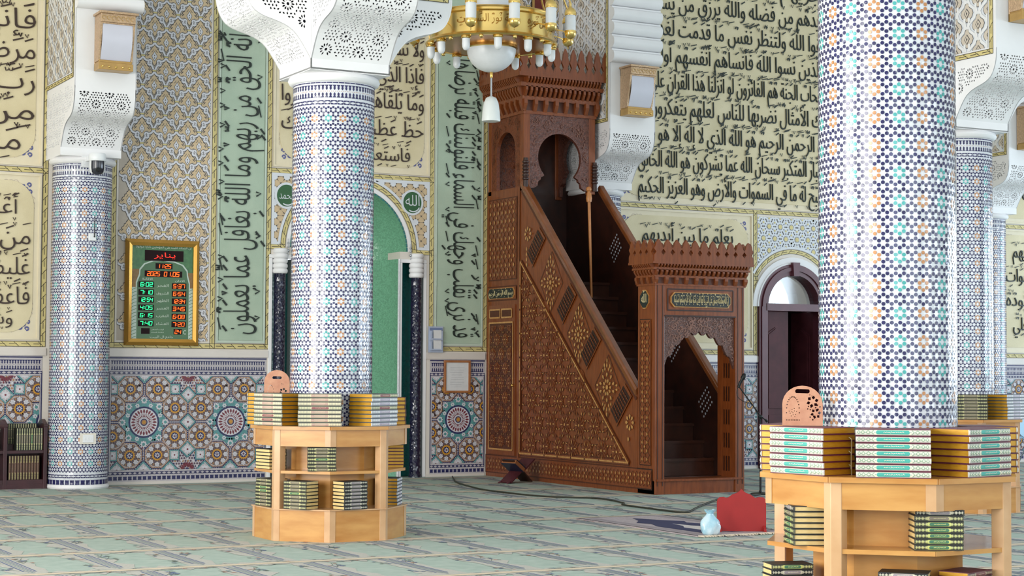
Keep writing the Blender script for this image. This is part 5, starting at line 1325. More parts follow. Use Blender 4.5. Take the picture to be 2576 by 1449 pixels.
def proto(kind, L, D, T, marker=False):
    key = (kind, L, D, T, marker)
    if key in _bk: return _bk[key]
    k = KIND[kind]; bm_, sm = bmat(kind+'_board', k['board'], var=.15), bmat(kind+'_spine', k['spine'], var=.1, vscale=40)
    t = .0034; mb = MB(); hb = T/2
    mb.box(-L/2, L/2, -D/2-.0012, D/2, 0, t, 0); mb.box(-L/2, L/2, -D/2-.0012, D/2, T-.0012-t, T-.0012, 0)
    arc = [(-D/2+.004-.0045*sin(PI*i/6), t+(T-.0012-2*t)*i/6) for i in range(7)]
    mb.prism(arc+[(-D/2+.008, T-.0012-t), (-D/2+.008, t)], lambda y, z, d: (d, y, z), -L/2, L/2, 1, 1)
    cv = mb.build('book', [bm_, sm])
    mb = MB(); mb.box(-L/2+.005, L/2-.005, -D/2+.008, D/2-.005, t, T-.0012-t)
    pg = mb.build('page_block', pages_g if k['page'] == 'g' else pages_w, cv)
    yb = lambda v: -D/2+.004-.0045*sin(PI*min(1, max(0, (v-t)/(T-.0012-2*t))))
    mb = MB(); ik = Ink(mb, lambda u, v, h: (u, yb(v)-h, v), .0004, base=-.0004); zc = T/2-.0006; h = T*.35
    def strip(P, mi, L_):                          # split at mid height so the label follows the round spine
        ik.poly(P, mi, L_)
    cw = L*.20 if kind not in ('teal',) else L*.225
    for x0, x1, mi, L_ in ((-cw-.012, cw+.012, 2, 1), (-cw, cw, 0, 2)):
        for a, b in ((-1, -.4), (-.4, .4), (.4, 1)):
            q = h*(1.0 if mi == 2 else .8)
            w0 = .006*abs(a)**4; w1 = .006*abs(b)**4
            ik.poly([(x0+w0, zc+a*q), (x1-w0, zc+a*q), (x1-w1, zc+b*q), (x0+w1, zc+b*q)], mi, L_)
    if kind in ('rose', 'pale'):
        for sg in (-1, 1): ik.poly([(sg*cw*.98, zc-h*.7), (sg*cw*.98, zc+h*.7), (sg*cw*.62, zc+h*.7), (sg*cw*.62, zc-h*.7)][::sg], 3, 3)
    rr = random.Random(3)
    for q in range(9): x = -cw*.55+cw*1.1*q/8; ik.line([(x, zc+rr.uniform(-.3, .1)*h), (x+cw*.05, zc+rr.uniform(0, .45)*h), (x+cw*.11, zc-.1*h)], .0022, 2, 4)
    for sg in (-1, 1):
        for q, w in ((L*.26, .02), (L*.33, .026), (L*.40, .022), (L*.455, .016)):
            ik.poly([(sg*q-w*L*1.6, zc), (sg*q, zc-h*.9), (sg*q+w*L*1.6, zc), (sg*q, zc+h*.9)], 1, 1)
            ik.poly([(sg*q-w*L*.7, zc), (sg*q, zc-h*.45), (sg*q+w*L*.7, zc), (sg*q, zc+h*.45)], 2, 2)
        ik.rect(sg*L*.485-.0015, zc-h, sg*L*.485+.0015, zc+h, 2, 1)
    lb = mb.build('spine_label', [bmat(kind+'_label', k['cap'], var=.1), bmat(kind+'_ornament', k['orn'], var=.1), bmat(kind+'_line', k['edge'], var=.1), bmat(kind+'_label_end', k['end'], var=.1)], cv)
    if marker:
        mb = MB(); p = [(L/2-.004, D*.30, T*.5), (L/2+.006, D*.33, T*.2), (L/2+.004, D*.34, -.03), (L/2+.009, D*.31, -.075)]
        for a, b in zip(p, p[1:]): mb.add([(a[0], a[1]-.004, a[2]), (a[0], a[1]+.004, a[2]), (b[0], b[1]+.004, b[2]), (b[0], b[1]-.004, b[2]), (a[0]+.001, a[1]-.004, a[2]), (a[0]+.001, a[1]+.004, a[2]), (b[0]+.001, b[1]+.004, b[2]), (b[0]+.001, b[1]-.004, b[2])], [(0, 1, 2, 3), (4, 7, 6, 5)], 0)
        mb.build('ribbon_marker', bmat('ribbon', (226, 214, 176)), cv)
    for o in [cv]+list(cv.children): o.hide_render = False
    _bk[key] = [cv, False]; return _bk[key]
def book(kind, L, D, T, loc, rot, label, group, marker=False):
    p = proto(kind, L, D, T, marker)
    if not p[1]: o = p[0]; p[1] = True; o.location = loc; o.rotation_euler = rot
    else: o = dup(p[0], loc); o.rotation_euler = rot
    tag(o, label, 'book', group); return o
ORD = ['top', 'second', 'third', 'fourth', 'fifth', 'sixth', 'seventh', 'eighth', 'ninth']
def stack(c, pos, face, dist, z0, kinds, L, D, T, where, marks=(), jit=.0022):
    n = len(kinds); rr = random.Random(hash((round(pos), n, round(z0*100))) % 1000 if False else int(abs(pos)*7+n+z0*100))
    a = math.radians(pos); f = math.radians(face)
    sx, sy = c[0]+dist*cos(a), c[1]+dist*sin(a); x, y = sx-D/2*cos(f), sy-D/2*sin(f)
    for i in range(n):                             # i counts from the bottom
        k = n-1-i; o_ = 'topmost' if k == 0 else 'lowest' if k == n-1 else ORD[k]+' from top'
        book(kinds[k], L, D, T, (x+rr.uniform(-jit, jit), y+rr.uniform(-jit, jit), z0+i*T), (0, 0, f+PI/2+rr.uniform(-.018, .018)),
             '%s, %s, %s' % (KIND[kinds[k]]['txt'], o_, where), 'books: '+where, k in marks)
R5 = ['rose']*3+['plain_rose']+['rose']*4
zt = .9635
stack(MID, -171, -160, .626, zt, ['rose']*5+['plain_rose']*2+['rose'], .36, .25, .0345, 'left stack topping the middle-left stand', (2,))
stack(MID, -121, -114, .625, zt, R5, .36, .25, .0345, 'centre stack topping the middle-left stand')
stack(MID, -65, -61, .62, zt, ['plain_rose', 'pale', 'pale', 'plain_rose', 'pale', 'pale', 'pale', 'pale'], .36, .25, .0345, 'right stack topping the middle-left stand', (5,))
stack(MID, 138, 122, .66, zt, ['rose']*8, .36, .25, .0345, 'sunlit far-left stack topping the middle-left stand')
stack(MID, -6, -4, .625, zt, ['wine']*7, .36, .25, .0345, 'far-right stack topping the middle-left stand')
sm = dict(L=.24, D=.17, T=.0285)
stack(MID, -119, -112, .62, .5905, ['dark', 'dark', 'dark', 'dark_green', 'dark', 'dark', 'dark'], where='middle shelf of the middle-left stand', **sm)
stack(MID, 172, 10, .45, .5905, ['dark']*6, where='left shelf bay, middle-left stand', **sm)
stack(MID, -18, 170, .45, .5905, ['wine']*7, where='right shelf bay, middle-left stand', **sm)
stack(MID, -139, -150, .655, .2725, ['dark', 'dark', 'dark', 'dark_green', 'dark', 'dark', 'dark', 'dark'], L=.24, D=.17, T=.0295, where='bottom left of the middle-left stand')
stack(MID, -93, -76, .65, .2725, ['black']*8, L=.24, D=.17, T=.0295, where='bottom right of the middle-left stand')
stack(MID, 176, -168, .60, .2725, ['dark', 'dark', 'dark_green', 'dark_green', 'dark', 'dark', 'dark', 'dark'], L=.24, D=.17, T=.0295, where='bottom outer left, middle-left stand')
stack(MID, -29, -34, .61, .2725, ['pale']*8, L=.24, D=.17, T=.0295, where='bottom outer right, middle-left stand')
z2 = .953
stack(RGT, 184, 190, .635, zt*z2, ['teal']*7, .36, .25, .0345, 'left stack topping the large right stand', (1, 3, 5))
stack(RGT, -128, -129, .645, zt*z2, ['teal']*7, .36, .25, .0345, 'centre stack topping the large right stand', (0, 1, 2, 5))
stack(RGT, -77, -77, .625, zt*z2, ['teal']*7, .36, .25, .0345, 'right stack topping the large right stand', (0, 3))
stack(RGT, 128, 126, .635, zt*z2, ['teal']*7, .36, .25, .0345, 'sunlit far-left stack topping the large right stand')
stack(RGT, -22, -20, .63, zt*z2, ['teal']*7, .36, .25, .0345, 'far-right stack topping the large right stand')
s7 = ['black', 'dark', 'dark_green', 'dark_green', 'dark_green', 'dark_green', 'dark_green']
stack(RGT, 176, 154, .615, .5905*z2, s7[:], L=.24, D=.17, T=.0285, where='left shelf bay, large right stand')
stack(RGT, -106, -120, .60, .5905*z2, s7, L=.24, D=.17, T=.0285, where='middle shelf of the large right stand')
stack(RGT, -124, -136, .64, .2725*z2, ['black', 'pale', 'pale', 'black', 'black', 'black', 'dark'], L=.24, D=.17, T=.0285, where='bottom middle of the large right stand')
stack(RGT, 177, -108, .60, .2725*z2, ['dark_green', 'black', 'black', 'dark_green', 'dark', 'dark', 'black'], L=.22, D=.16, T=.0285, where='bottom left of the large right stand')
stack(RGT, -84, -70, .62, .2725*z2, ['wine', 'dark_green', 'dark', 'dark', 'dark', 'dark', 'dark'], L=.24, D=.17, T=.0280, where='bottom right of the large right stand')
stack(FAR, -122, -126, .62, zt, ['dark']*8, .34, .25, .0325, 'dark stack topping the hidden stand')
stack(FAR, -68, -76, .64, zt, ['pale']*8, .34, .25, .0325, 'white stack topping the hidden stand')

# carved folding book rests standing on the stacks
def book_rest(px, loc, w, h, rotz, mt, label, cat='book rest', pierced=True, lean=.0):
    mb = MB(); n = 14
    out = [(-w/2, 0), (w/2, 0), (w/2, h-w*.47)]+[(w/2*cos(PI*i/n), h-w*.47+w*.47*sin(PI*i/n)) for i in range(1, n)]+[(-w/2, h-w*.47)]
    H_ = [[(w*.13*(1 if cos(a) > 0 else -1)+w*.055*cos(a)-w*.02*0, h*.86+w*.055*sin(a)) for a in [2*PI*k/12+.01 for k in range(12)]]]
    if pierced:
        rr = random.Random(1)
        for k in range(15):                          # dotted arch outline on the left half
            t = k/14; H_.append([(-w*.24-w*.16*cos(PI*t)+.006*0+.0035*cos(q*PI/3), h*.32+h*.40*sin(PI*t)**.8+.0035*sin(q*PI/3)) for q in range(6)])
        for k in range(9): H_.append([(-w*.40+w*.04*k+.003*cos(q*PI/3), h*.14+.003*sin(q*PI/3)) for q in range(6)])
        for k in range(12): a = k*2.4; r_ = .007*math.sqrt(k); H_.append([(-w*.24+r_*cos(a)+.0025*cos(q*PI/3), h*.32+r_*sin(a)+.0025*sin(q*PI/3)) for q in range(6)])
        for cx_, cz_, r_, m, ro in ((.25, .60, .16, 6, .3), (.33, .30, .14, 6, .2), (.17, .44, .07, 4, .5), (.38, .46, .08, 4, .2), (.24, .20, .08, 3, .8), (.20, .74, .05, 3, .1)):
            for k in range(m):
                a = ro+2*PI*k/m; c_, s_ = cos(a), sin(a); H_.append([(w*cx_+w*(r*c_-q*s_), h*cz_+w*(r*s_+q*c_)) for r, q in ((r_*.35, 0), (r_*.65, -r_*.30), (r_, 0), (r_*.65, r_*.30))])
    mp = lambda u, v, hh: (u, -.006+lean*v*0-hh, v)
    sheet(out, H_, [], lambda u, v, d: (u, -.006-d, v), .012, mb)
    o = mb.build('book_rest', [mt]); o.location = loc; o.rotation_euler = (0, 0, rotz); tag(o, label, cat); return o
a = math.radians(179)
book_rest(0, (5.70, -14.60, .9635*z2+7*.0345+.001), .205, .205, math.radians(-31), pinkwood, 'arched pink wooden book rest with cut-out flowers, on the large right stand')
book_rest(0, (5.62, -7.30, zt+.001), .22, .47, math.radians(-22), pinkwood, 'pink carved book rest half hidden behind the middle-left column')
book_rest(0, (13.21, -8.02, zt+8*.0325+.001), .22, .10, math.radians(-38), wooddk, 'dark brown book rest handle above the hidden stand', pierced=False)

# ================================================================ CHANDELIER
ch = thing('chandelier', 'golden ring chandelier with frosted glass lamps hanging before the pulpit', 'chandelier', (9.53, -3.83, 5.2))
C_ = (9.53, -3.83, 0); R_ = .73
mb = MB(); mb.lathe([(R_-.05, 5.20), (R_-.03, 5.185), (R_+.02, 5.19), (R_+.035, 5.205), (R_+.02, 5.22), (R_, 5.235), (R_-.01, 5.30), (R_-.012, 5.46), (R_+.015, 5.475), (R_+.015, 5.50), (R_-.03, 5.50), (R_-.05, 5.46), (R_-.05, 5.20)], 72, C_)
rg = mb.build('ring', goldm, ch, 30)
mb = MB(); cyl = lambda u, v, h: (C_[0]+(R_-.006+h)*cos(u/R_), C_[1]+(R_-.006+h)*sin(u/R_), v)
for k, (t, a0) in enumerate((('اللَّهُ نُورُ السَّمَوَاتِ', -2.62), ('وَالْأَرْضِ مَثَلُ نُورِهِ', -1.45), ('كَمِشْكَاةٍ فِيهَا', -.35))):
    lettering(mb, t, (a0*R_, 5.34, (a0+.95)*R_, 5.43), cyl, depth=.003, h0=.001)
e = mb.build('engraved_lettering', mat('engraved_gold', (168, 118, 48), .3, .9, var=.1), rg); e['label'] = 'engraved Arabic line on the gold ring'
mb = MB(); mb.lathe([(R_+.016*cos(t), 5.512+.016*sin(t)) for t in [2*PI*i/8 for i in range(9)]], 96, C_); mb.build('rim', brass, rg, 40)
mb = MB(); mb.lathe([(R_-.06, 5.21), (.30, 5.21), (.30, 5.19), (R_-.06, 5.19)], 48, C_); mb.build('under_plate', mat('under_gold', (190, 132, 72), .3, .8, var=.1), ch, 30)
gcap = lambda mb, x, y, z, r: mb.lathe([(.004, z+.03), (r*.9, z+.03), (r*1.15, z+.015), (r*1.15, z), (r, z-.008), (r*.8, z-.008)], 14, (x, y, 0))
for i in range(12):
    a = -1.95+2*PI*i/12; x, y = C_[0]+(R_-.03)*cos(a), C_[1]+(R_-.03)*sin(a)
    mb = MB(); gcap(mb, x, y, 5.165, .05); cp = mb.build('lamp_holder', goldm, ch, 40)
    mb = MB(); mb.lathe([(.044, 5.165), (.045, 5.09), (.042, 5.06), (.03, 5.035), (.012, 5.024), (.001, 5.022)], 16, (x, y, 0)); mb.build('glass_cup', frost, cp, 40)
    a += PI/12; x, y = C_[0]+(R_+.0)*cos(a), C_[1]+(R_+.0)*sin(a); mb = MB(); mb.ball((x, y, 5.175), .026, 0, 10); mb.build('gold_ball', goldm, ch, 40)
for i in range(12):                                # lanterns hung outside the ring
    a = -1.95+2*PI*i/12+.17; x, y = C_[0]+.93*cos(a), C_[1]+.93*sin(a); c3 = (x, y, 0)
    mb = MB(); mb.lathe([(.002, 5.205), (.008, 5.215), (.004, 5.23), (.012, 5.235), (.045, 5.25), (.064, 5.28), (.068, 5.31), (.066, 5.33), (.058, 5.33)], 18, c3)
    mb.lathe([(.058, 5.505), (.066, 5.505), (.069, 5.53), (.062, 5.56), (.045, 5.585), (.02, 5.60), (.012, 5.62), (.016, 5.64), (.005, 5.66)], 18, c3)
    mb.tube([(x, y, 5.32), (x, y, 5.52)], .012, 6)
    L_ = mb.build('lantern', goldm, ch, 40)
    mb = MB(); mb.lathe([(.060, 5.325), (.062, 5.42), (.060, 5.51)], 18, c3); mb.build('lantern_glass', frost, L_, 40)
    mb = MB(); mb.tube([(x, y, 5.65), (C_[0]+.85*cos(a), C_[1]+.85*sin(a), 5.86), (C_[0]+.45*cos(a), C_[1]+.45*sin(a), 5.90), (C_[0]+.20*cos(a), C_[1]+.20*sin(a), 5.80)], .012, 8); mb.build('lantern_arm', goldm, L_, 40)
    mb = MB(); a2 = a; mb.tube([(C_[0]+(R_-.01)*cos(a2), C_[1]+(R_-.01)*sin(a2), 5.36), (C_[0]+.85*cos(a2), C_[1]+.85*sin(a2), 5.33), (C_[0]+.87*cos(a2), C_[1]+.87*sin(a2), 5.31)], .007, 6); mb.build('lantern_brace', goldm, L_, 40)
mb = MB(); mb.lathe([(.205, 5.50), (.21, 5.7), (.21, 6.1), (.20, 6.3)], 32, C_); mb.build('centre_glass', frost, ch, 40)
mb = MB(); mb.lathe([(.215, 5.46), (.23, 5.50), (.225, 5.54), (.20, 5.54)], 32, C_); mb.lathe([(.20, 6.28), (.23, 6.3), (.10, 6.45), (.03, 6.5), (.025, 9.19)], 24, C_); mb.build('centre_stem', goldm, ch, 40)
mb = MB()
for i in range(6):
    a = PI*i/3; mb.tube([(C_[0]+.22*cos(a), C_[1]+.22*sin(a), 5.50), (C_[0]+(R_-.03)*cos(a), C_[1]+(R_-.03)*sin(a), 5.45)], .01, 8)
mb.build('spokes', goldm, ch, 40)
mb = MB(); mb.lathe([(.285, 5.155)]+[(.285*cos(b), 5.15-.265*sin(b)) for b in [PI/2*i/12 for i in range(13)]], 40, C_); bw = mb.build('glass_bowl', frost, ch, 60)
mb = MB(); mb.lathe([(.30, 5.19), (.305, 5.16), (.285, 5.15)], 40, C_); mb.build('bowl_rim', goldm, bw, 40)
mb = MB(); mb.lathe([(.014, 4.905), (.02, 4.89), (.018, 4.84), (.012, 4.82)], 12, C_, 0); mb.build('rod_cap', brass, ch, 40)
mb = MB(); mb.tube([(C_[0], C_[1], 4.84), (C_[0], C_[1], 4.60)], .011, 8); mb.build('drop_rod', steel, ch, 40)
mb = MB(); mb.lathe([(.02, 4.605), (.06, 4.585), (.085, 4.53), (.10, 4.43), (.108, 4.33), (.105, 4.315), (.09, 4.312), (.001, 4.318)], 28, C_); o = mb.build('drop_shade', mat('opal_shade', (232, 236, 234), .35, var=.03), ch, 40); o['label'] = 'white glass bell hanging lowest'
# small arched brown window with gilt edge high on the wall behind the chandelier
mb = MB(); ik0 = 6.42; xa, xb = 12.17, 12.41
mb.box(xa, xb, -.03, -.002, ik0, 7.2, 0)
for x in (xa, xb-.03): mb.box(x, x+.03, -.05, -.002, ik0, 7.2, 1)
mb.box(xa, xb, -.05, -.002, ik0-.03, ik0, 1)
o = mb.build('niche_shutter', [mat('red_brown_board', (112, 40, 32), .4, var=.15), goldframe], wall); o['label'] = 'dark red board with gilt edge high behind the chandelier'

# ================================================================ PRAYER CLOCK
CX0, CX1, CZ0, CZ1 = 6.365, 7.325, 1.74, 3.075
ck = thing('prayer_clock', 'gold framed digital prayer time board with red and green numerals', 'clock', ((CX0+CX1)/2, 0, CZ0))
u_ = lambda x: CX0+(x-52)/898*(CX1-CX0); v_ = lambda y: CZ1-(y-105)/1290*(CZ1-CZ0)
mb = MB(); f = .082
for P in ([(CX0, CZ0), (CX1, CZ0), (CX1-f, CZ0+f), (CX0+f, CZ0+f)], [(CX1, CZ0), (CX1, CZ1), (CX1-f, CZ1-f), (CX1-f, CZ0+f)], [(CX1, CZ1), (CX0, CZ1), (CX0+f, CZ1-f), (CX1-f, CZ1-f)], [(CX0, CZ1), (CX0, CZ0), (CX0+f, CZ0+f), (CX0+f, CZ1-f)]):
    q = MB(); A = [(x, -.035, z) for x, z in P[:2]]+[(x, -.055, z) for x, z in P[2:]]; B = [(x, -.004, z) for x, z in P]
    mid = [((P[0][0]+P[3][0])/2, -.072, (P[0][1]+P[3][1])/2), ((P[1][0]+P[2][0])/2, -.072, (P[1][1]+P[2][1])/2)]
    mb.add([A[0], A[1], mid[1], mid[0], A[2], A[3]]+B, [(0, 1, 2, 3), (3, 2, 4, 5), (6, 7, 1, 0), (5, 4, 8, 9)], 0)
mb.build('frame', mat('satin_gold_frame', (206, 158, 76), .22, .75, var=.06, vscale=6), ck)
gb = mat('board_green', (66, 118, 66), .3, rgb2=(48, 98, 56), vscale=22); gb2 = mat('arch_green', (50, 92, 58), .3, rgb2=(70, 110, 66), vscale=2)
wpr = mat('print_white', (212, 222, 210), .5); pil = mat('printed_pillar', (188, 204, 194), .5, var=.1); brn = mat('printed_brown', (140, 110, 72), .5, var=.2, vscale=30); ledoff = mat('led_panel', (30, 10, 14), .6, spec=.2)
mb = MB(); mb.box(CX0+f-.01, CX1-f+.01, -.032, -.004, CZ0+f-.01, CZ1-f+.01, 0); ik = Ink(mb, lambda u, v, h: (u, -.032-h, v), .0006)
X = lambda pts: [(u_(a), v_(b)) for a, b in pts]
ik.poly(X([(133, 720), (240, 720), (240, 470), (133, 470)]), 3, 1); ik.poly(X([(790, 720), (895, 720), (895, 500), (790, 500)]), 3, 1)
ar = [(195, 1330), (195, 640), (232, 540), (235, 480), (290, 410), (390, 372), (510, 365), (640, 378), (740, 415), (795, 485), (800, 545), (825, 640), (825, 1330)]
ik.poly(X([(a+(-14 if a < 500 else 14), b-12) for a, b in ar]), 2, 2); ik.poly(X(ar), 1, 3)
for x0, x1 in ((133, 190), (830, 890)):
    ik.poly(X([(x0, 1320), (x1, 1320), (x1, 690), (x0, 690)]), 2, 2)
    for k in range(15): y = 700+42*k; ik.line(X([(x0, y+26), ((x0+x1)/2, y+8), (x1, y)]), .006, 0, 3)
RB = [(285, 235, 755, 365), (415, 392, 622, 462), (285, 485, 742, 560)]+[(618, y-36, 795, y+36) for y in (667, 761, 853, 945, 1042, 1135)]+[(645, 1192, 748, 1260), (252, 1186, 356, 1256)]
for a, b, c, d in RB+[(213, y-36, 402, y+36) for y in (655, 750, 840, 937, 1030, 1128)]: ik.poly(X([(a, d), (c, d), (c, b), (a, b)]), 4, 4)
bd = mb.build('face', [gb, gb2, pil, brn, ledoff], ck); bd['label'] = 'green printed face with dark display windows'
mb = MB(); fm = lambda u, v, h: (u, -.0346-h, v)
def L4(t, a, b, c, d): lettering(mb, t, (u_(a), v_(d), u_(c), v_(b)), fm, depth=.0012, marks=False)
L4('ان الصلاة كانت على المؤمنين كتابا موقوتا', 175, 178, 850, 208); L4('الاقامة', 255, 572, 380, 600); L4('الاذان', 655, 588, 770, 612)
for t, y in (('الفجر', 668), ('الشروق', 762), ('الظهر', 852), ('العصر', 945), ('المغرب', 1038), ('العشاء', 1135)): L4(t, 432, y-24, 580, y+10)
L4('جامع ال البيت', 360, 1272, 640, 1302); L4('الوقت المتبقي', 372, 1192, 525, 1206); L4('لاقامة الصلاة', 372, 1228, 525, 1242)
lettering(mb, 'C', (u_(765), v_(1255), u_(798), v_(1205)), fm, depth=.0012, latin=True)
mb.build('printed_text', wpr, bd)
SEG = {'0': 'abcdef', '1': 'bc', '2': 'abged', '3': 'abgcd', '4': 'fgbc', '5': 'afgcd', '6': 'afgedc', '7': 'abc', '8': 'abcdefg', '9': 'abcdfg'}
def digits(mb, s, a, b, c, d):
    x0, x1, z0, z1 = u_(a), u_(c), v_(d), v_(b); n = sum(1. if q.isdigit() else .45 for q in s); w = (x1-x0)/n; x = x0; h = z1-z0; t = h*.17
    ik = Ink(mb, lambda u, v, hh: (u+.10*(v-z0), -.0352-hh, v), .0004)
    for q in s:
        if q.isdigit():
            l, r, m = x+w*.12, x+w*.82, z0+h/2
            for sg in SEG[q]:
                P = {'a': ((l, z1), (r, z1)), 'g': ((l, m), (r, m)), 'd': ((l, z0), (r, z0)), 'f': ((l, m), (l, z1)), 'b': ((r, m), (r, z1)), 'e': ((l, z0), (l, m)), 'c': ((r, z0), (r, m))}[sg]
                if sg in 'agd': ik.rect(l-t*.3, P[0][1]-t/2, r+t*.3, P[0][1]+t/2, 0, 1)
                else: ik.rect(P[0][0]-t/2, P[0][1], P[0][0]+t/2, P[1][1], 0, 1.5)
            x += w
        else:
            if q in ':.':
                for zz in ((.3, .7) if q == ':' else (.05,)): ik.circ(x+w*.2, z0+h*zz, t*.6, 0, 1, 8)
            x += w*.45
    return mb
ledr = mat('led_red', (255, 92, 20), .5, emit=2.6); ledg = mat('led_green', (40, 255, 150), .5, emit=2.2); ledm = mat('led_month_red', (255, 40, 26), .5, emit=2.8)
mb = MB(); lettering(mb, 'يناير', (u_(395), v_(320), u_(655), v_(258)), lambda u, v, h: (u, -.0352-h, v), depth=.0012, marks=False); o = mb.build('led_month', ledm, bd); o['label'] = 'glowing red month name'
def num(t, a, b, c, d, m, lb):
    mb = MB(); digits(mb, t, a, b, c, d); o = mb.build('led_numerals', m, bd); o['label'] = lb
num('11:25', 430, 405, 605, 450, ledr, 'glowing red time'); num('2025', 312, 498, 470, 548, ledr, 'glowing red year'); num('01.05', 515, 498, 708, 548, ledr, 'glowing red date')
for s, y in (('5:37', 667), ('6:54', 761), ('12:34', 853), ('3:45', 945), ('6:08', 1042), ('7:20', 1135)): num(s, 630 if len(s) < 5 else 620, y-22, 780, y+22, ledr, 'glowing orange-red numerals')
num('24', 655, 1205, 738, 1248, ledr, 'glowing red temperature')
for s, y in (('6:02', 655), ('7:10', 750), ('12:54', 840), ('4:05', 937), ('6:15', 1030), ('7:40', 1128)): num(s, 232 if len(s) < 5 else 222, y-22, 388, y+22, ledg, 'glowing green numerals')

# ================================================================ SMALL THINGS
cw_ = thing('security_camera', 'white dome camera on a bracket under the wall column capital', 'camera', (5.77, -.80, 3.77))
mb = MB(); mb.box(5.62, 5.72, -.71, -.665, 3.86, 4.0); mb.box(5.66, 5.74, -.80, -.70, 3.93, 3.99); mb.build('bracket', whitep, cw_, bevel=.004)
mb = MB(); mb.lathe([(.001, 4.02), (.09, 4.018), (.104, 4.0), (.104, 3.93), (.10, 3.925), (.001, 3.925)], 28, (5.765, -.86, 0)); mb.build('cap', whitep, cw_, 40)
mb = MB(); mb.lathe([(.085, 3.93), (.085, 3.84), (.075, 3.80), (.05, 3.77), (.001, 3.76)], 24, (5.765, -.86, 0)); b = mb.build('dome', mat('dark_dome', (52, 54, 62), .15, var=.05), cw_, 40)
mb = MB(); mb.M = Matrix.Translation((5.755, -.945, 3.815))@Matrix.Rotation(1.35, 4, 'X'); mb.lathe([(.001, .02), (.022, .02), (.026, .01), (.026, -.02)], 16); mb.build('lens', blackp, b, 40)
for s0 in (0, 1):
    mb = MB(); mb.lathe([(.093, 3.93), (.094, 3.84), (.084, 3.79), (.07, 3.775)], 12, (5.765, -.86, 0), 0, -.75 if s0 == 0 else 2.6, .45 if s0 == 0 else 3.6); mb.lathe([(.089, 3.93), (.09, 3.84), (.08, 3.79), (.07, 3.775)], 12, (5.765, -.86, 0), 0, -.75 if s0 == 0 else 2.6, .45 if s0 == 0 else 3.6); mb.build('side_shield', whitep, cw_, 40)
def surf(dx, z): return (5.73+dx, -.33-math.sqrt(CR**2-dx*dx)-.002, z)
ab = thing('wireless_box', 'small white box with a dark aerial on the wall column', 'wireless box', surf(.03, 2.98))
x, y, z = surf(.03, 2.98); mb = MB(); mb.box(x-.045, x+.045, y-.035, y+.012, z, z+.09); mb.build('case', whitep, ab, bevel=.006)
mb = MB(); mb.tube([(x+.022, y-.04, z+.05), (x+.022, y-.045, z+.30)], [.007, .005], 8); mb.ball((x+.022, y-.04, z+.05), .010, 0, 8); mb.build('aerial', blackp, ab, 40)
x, y, z = surf(.02, .54); mb = MB(); mb.box(x-.095, x+.095, y-.025, y+.016, z, z+.13, 0); mb.box(x-.065, x+.065, y-.030, y-.024, z+.02, z+.11, 1)
for k in (-1, 0, 1): mb.box(x+k*.035-.008, x+k*.035+.008, y-.032, y-.029, z+.05, z+.08, 1)
tag(recenter(mb.build('wall_socket', [mat('cream_plastic', (222, 216, 204), .4), whitep, grey_l], None, bevel=.003)), 'white socket plate low on the mosaic wall column', 'wall socket')

# low bookshelf at the left edge
sf = thing('bookshelf', 'low dark maroon bookshelf with pointed posts at the left edge', 'bookshelf', (4.85, -.2, 0))
dkm = mat('dark_maroon_wood', (66, 30, 36), .35, rgb2=(50, 22, 28), vscale=6, coat=.2)
for x in (5.33, 4.855, 4.38):
    mb = MB(); mb.box(x-.022, x+.022, -.36, -.03, 0, .74); mb.prism([(-.36, .74), (-.03, .74), (-.03, .77), (-.17, .83), (-.22, .83), (-.36, .77)], lambda a, b, d: (d, a, b), x-.022, x+.022); mb.build('side_post', dkm, sf, bevel=.004)
for z, t in ((.06, .05), (.425, .035)):
    mb = MB(); mb.box(4.40, 5.31, -.345, -.035, z, z+t); mb.build('shelf', dkm, sf)
mb = MB(); mb.box(4.40, 5.31, -.16, -.035, .46, .53); mb.build('step_riser', dkm, sf)
mb = MB(); mb.box(4.40, 5.31, -.05, -.03, .05, .74); mb.build('back_board', dkm, sf)
mb = MB(); mb.box(4.40, 5.31, -.355, -.335, 0, .06); mb.build('toe_board', dkm, sf)
def upright(n, x0, dx, y, z, hgt, kind, where, D=.15):
    for i in range(n):
        T = dx*.94; x = x0+dx*i
        o_ = ['first', 'second', 'third', 'fourth', 'fifth', 'sixth', 'seventh', 'eighth', 'ninth', 'tenth', 'eleventh', 'twelfth'][i]
        k = kind if not callable(kind) else kind(i)
        b = book(k, hgt, D, round(T, 4), (x, y+D/2, z+hgt/2), (0, PI/2, 0) if False else (0, -PI/2, 0), '%s book from left, %s' % (o_, where), 'books: '+where)
upright(11, 4.985+.028, .0288, -.335, .462, .265, lambda i: 'dark' if i not in (6,) else 'dark_green', 'upper front row of the low bookshelf', .15)
upright(12, 4.925+.028, .0288, -.155, .532, .245, 'dark', 'raised back row of the low bookshelf', .10)
upright(11, 4.90+.03, .0335, -.335, .112, .285, 'old', 'lower row of the low bookshelf', .16)
o = book('dark', .25, .15, .0285, (4.775, -.26, .60), (0, -PI/2+.22, 0), 'single tan book leaning at the left picture edge, low bookshelf', None)

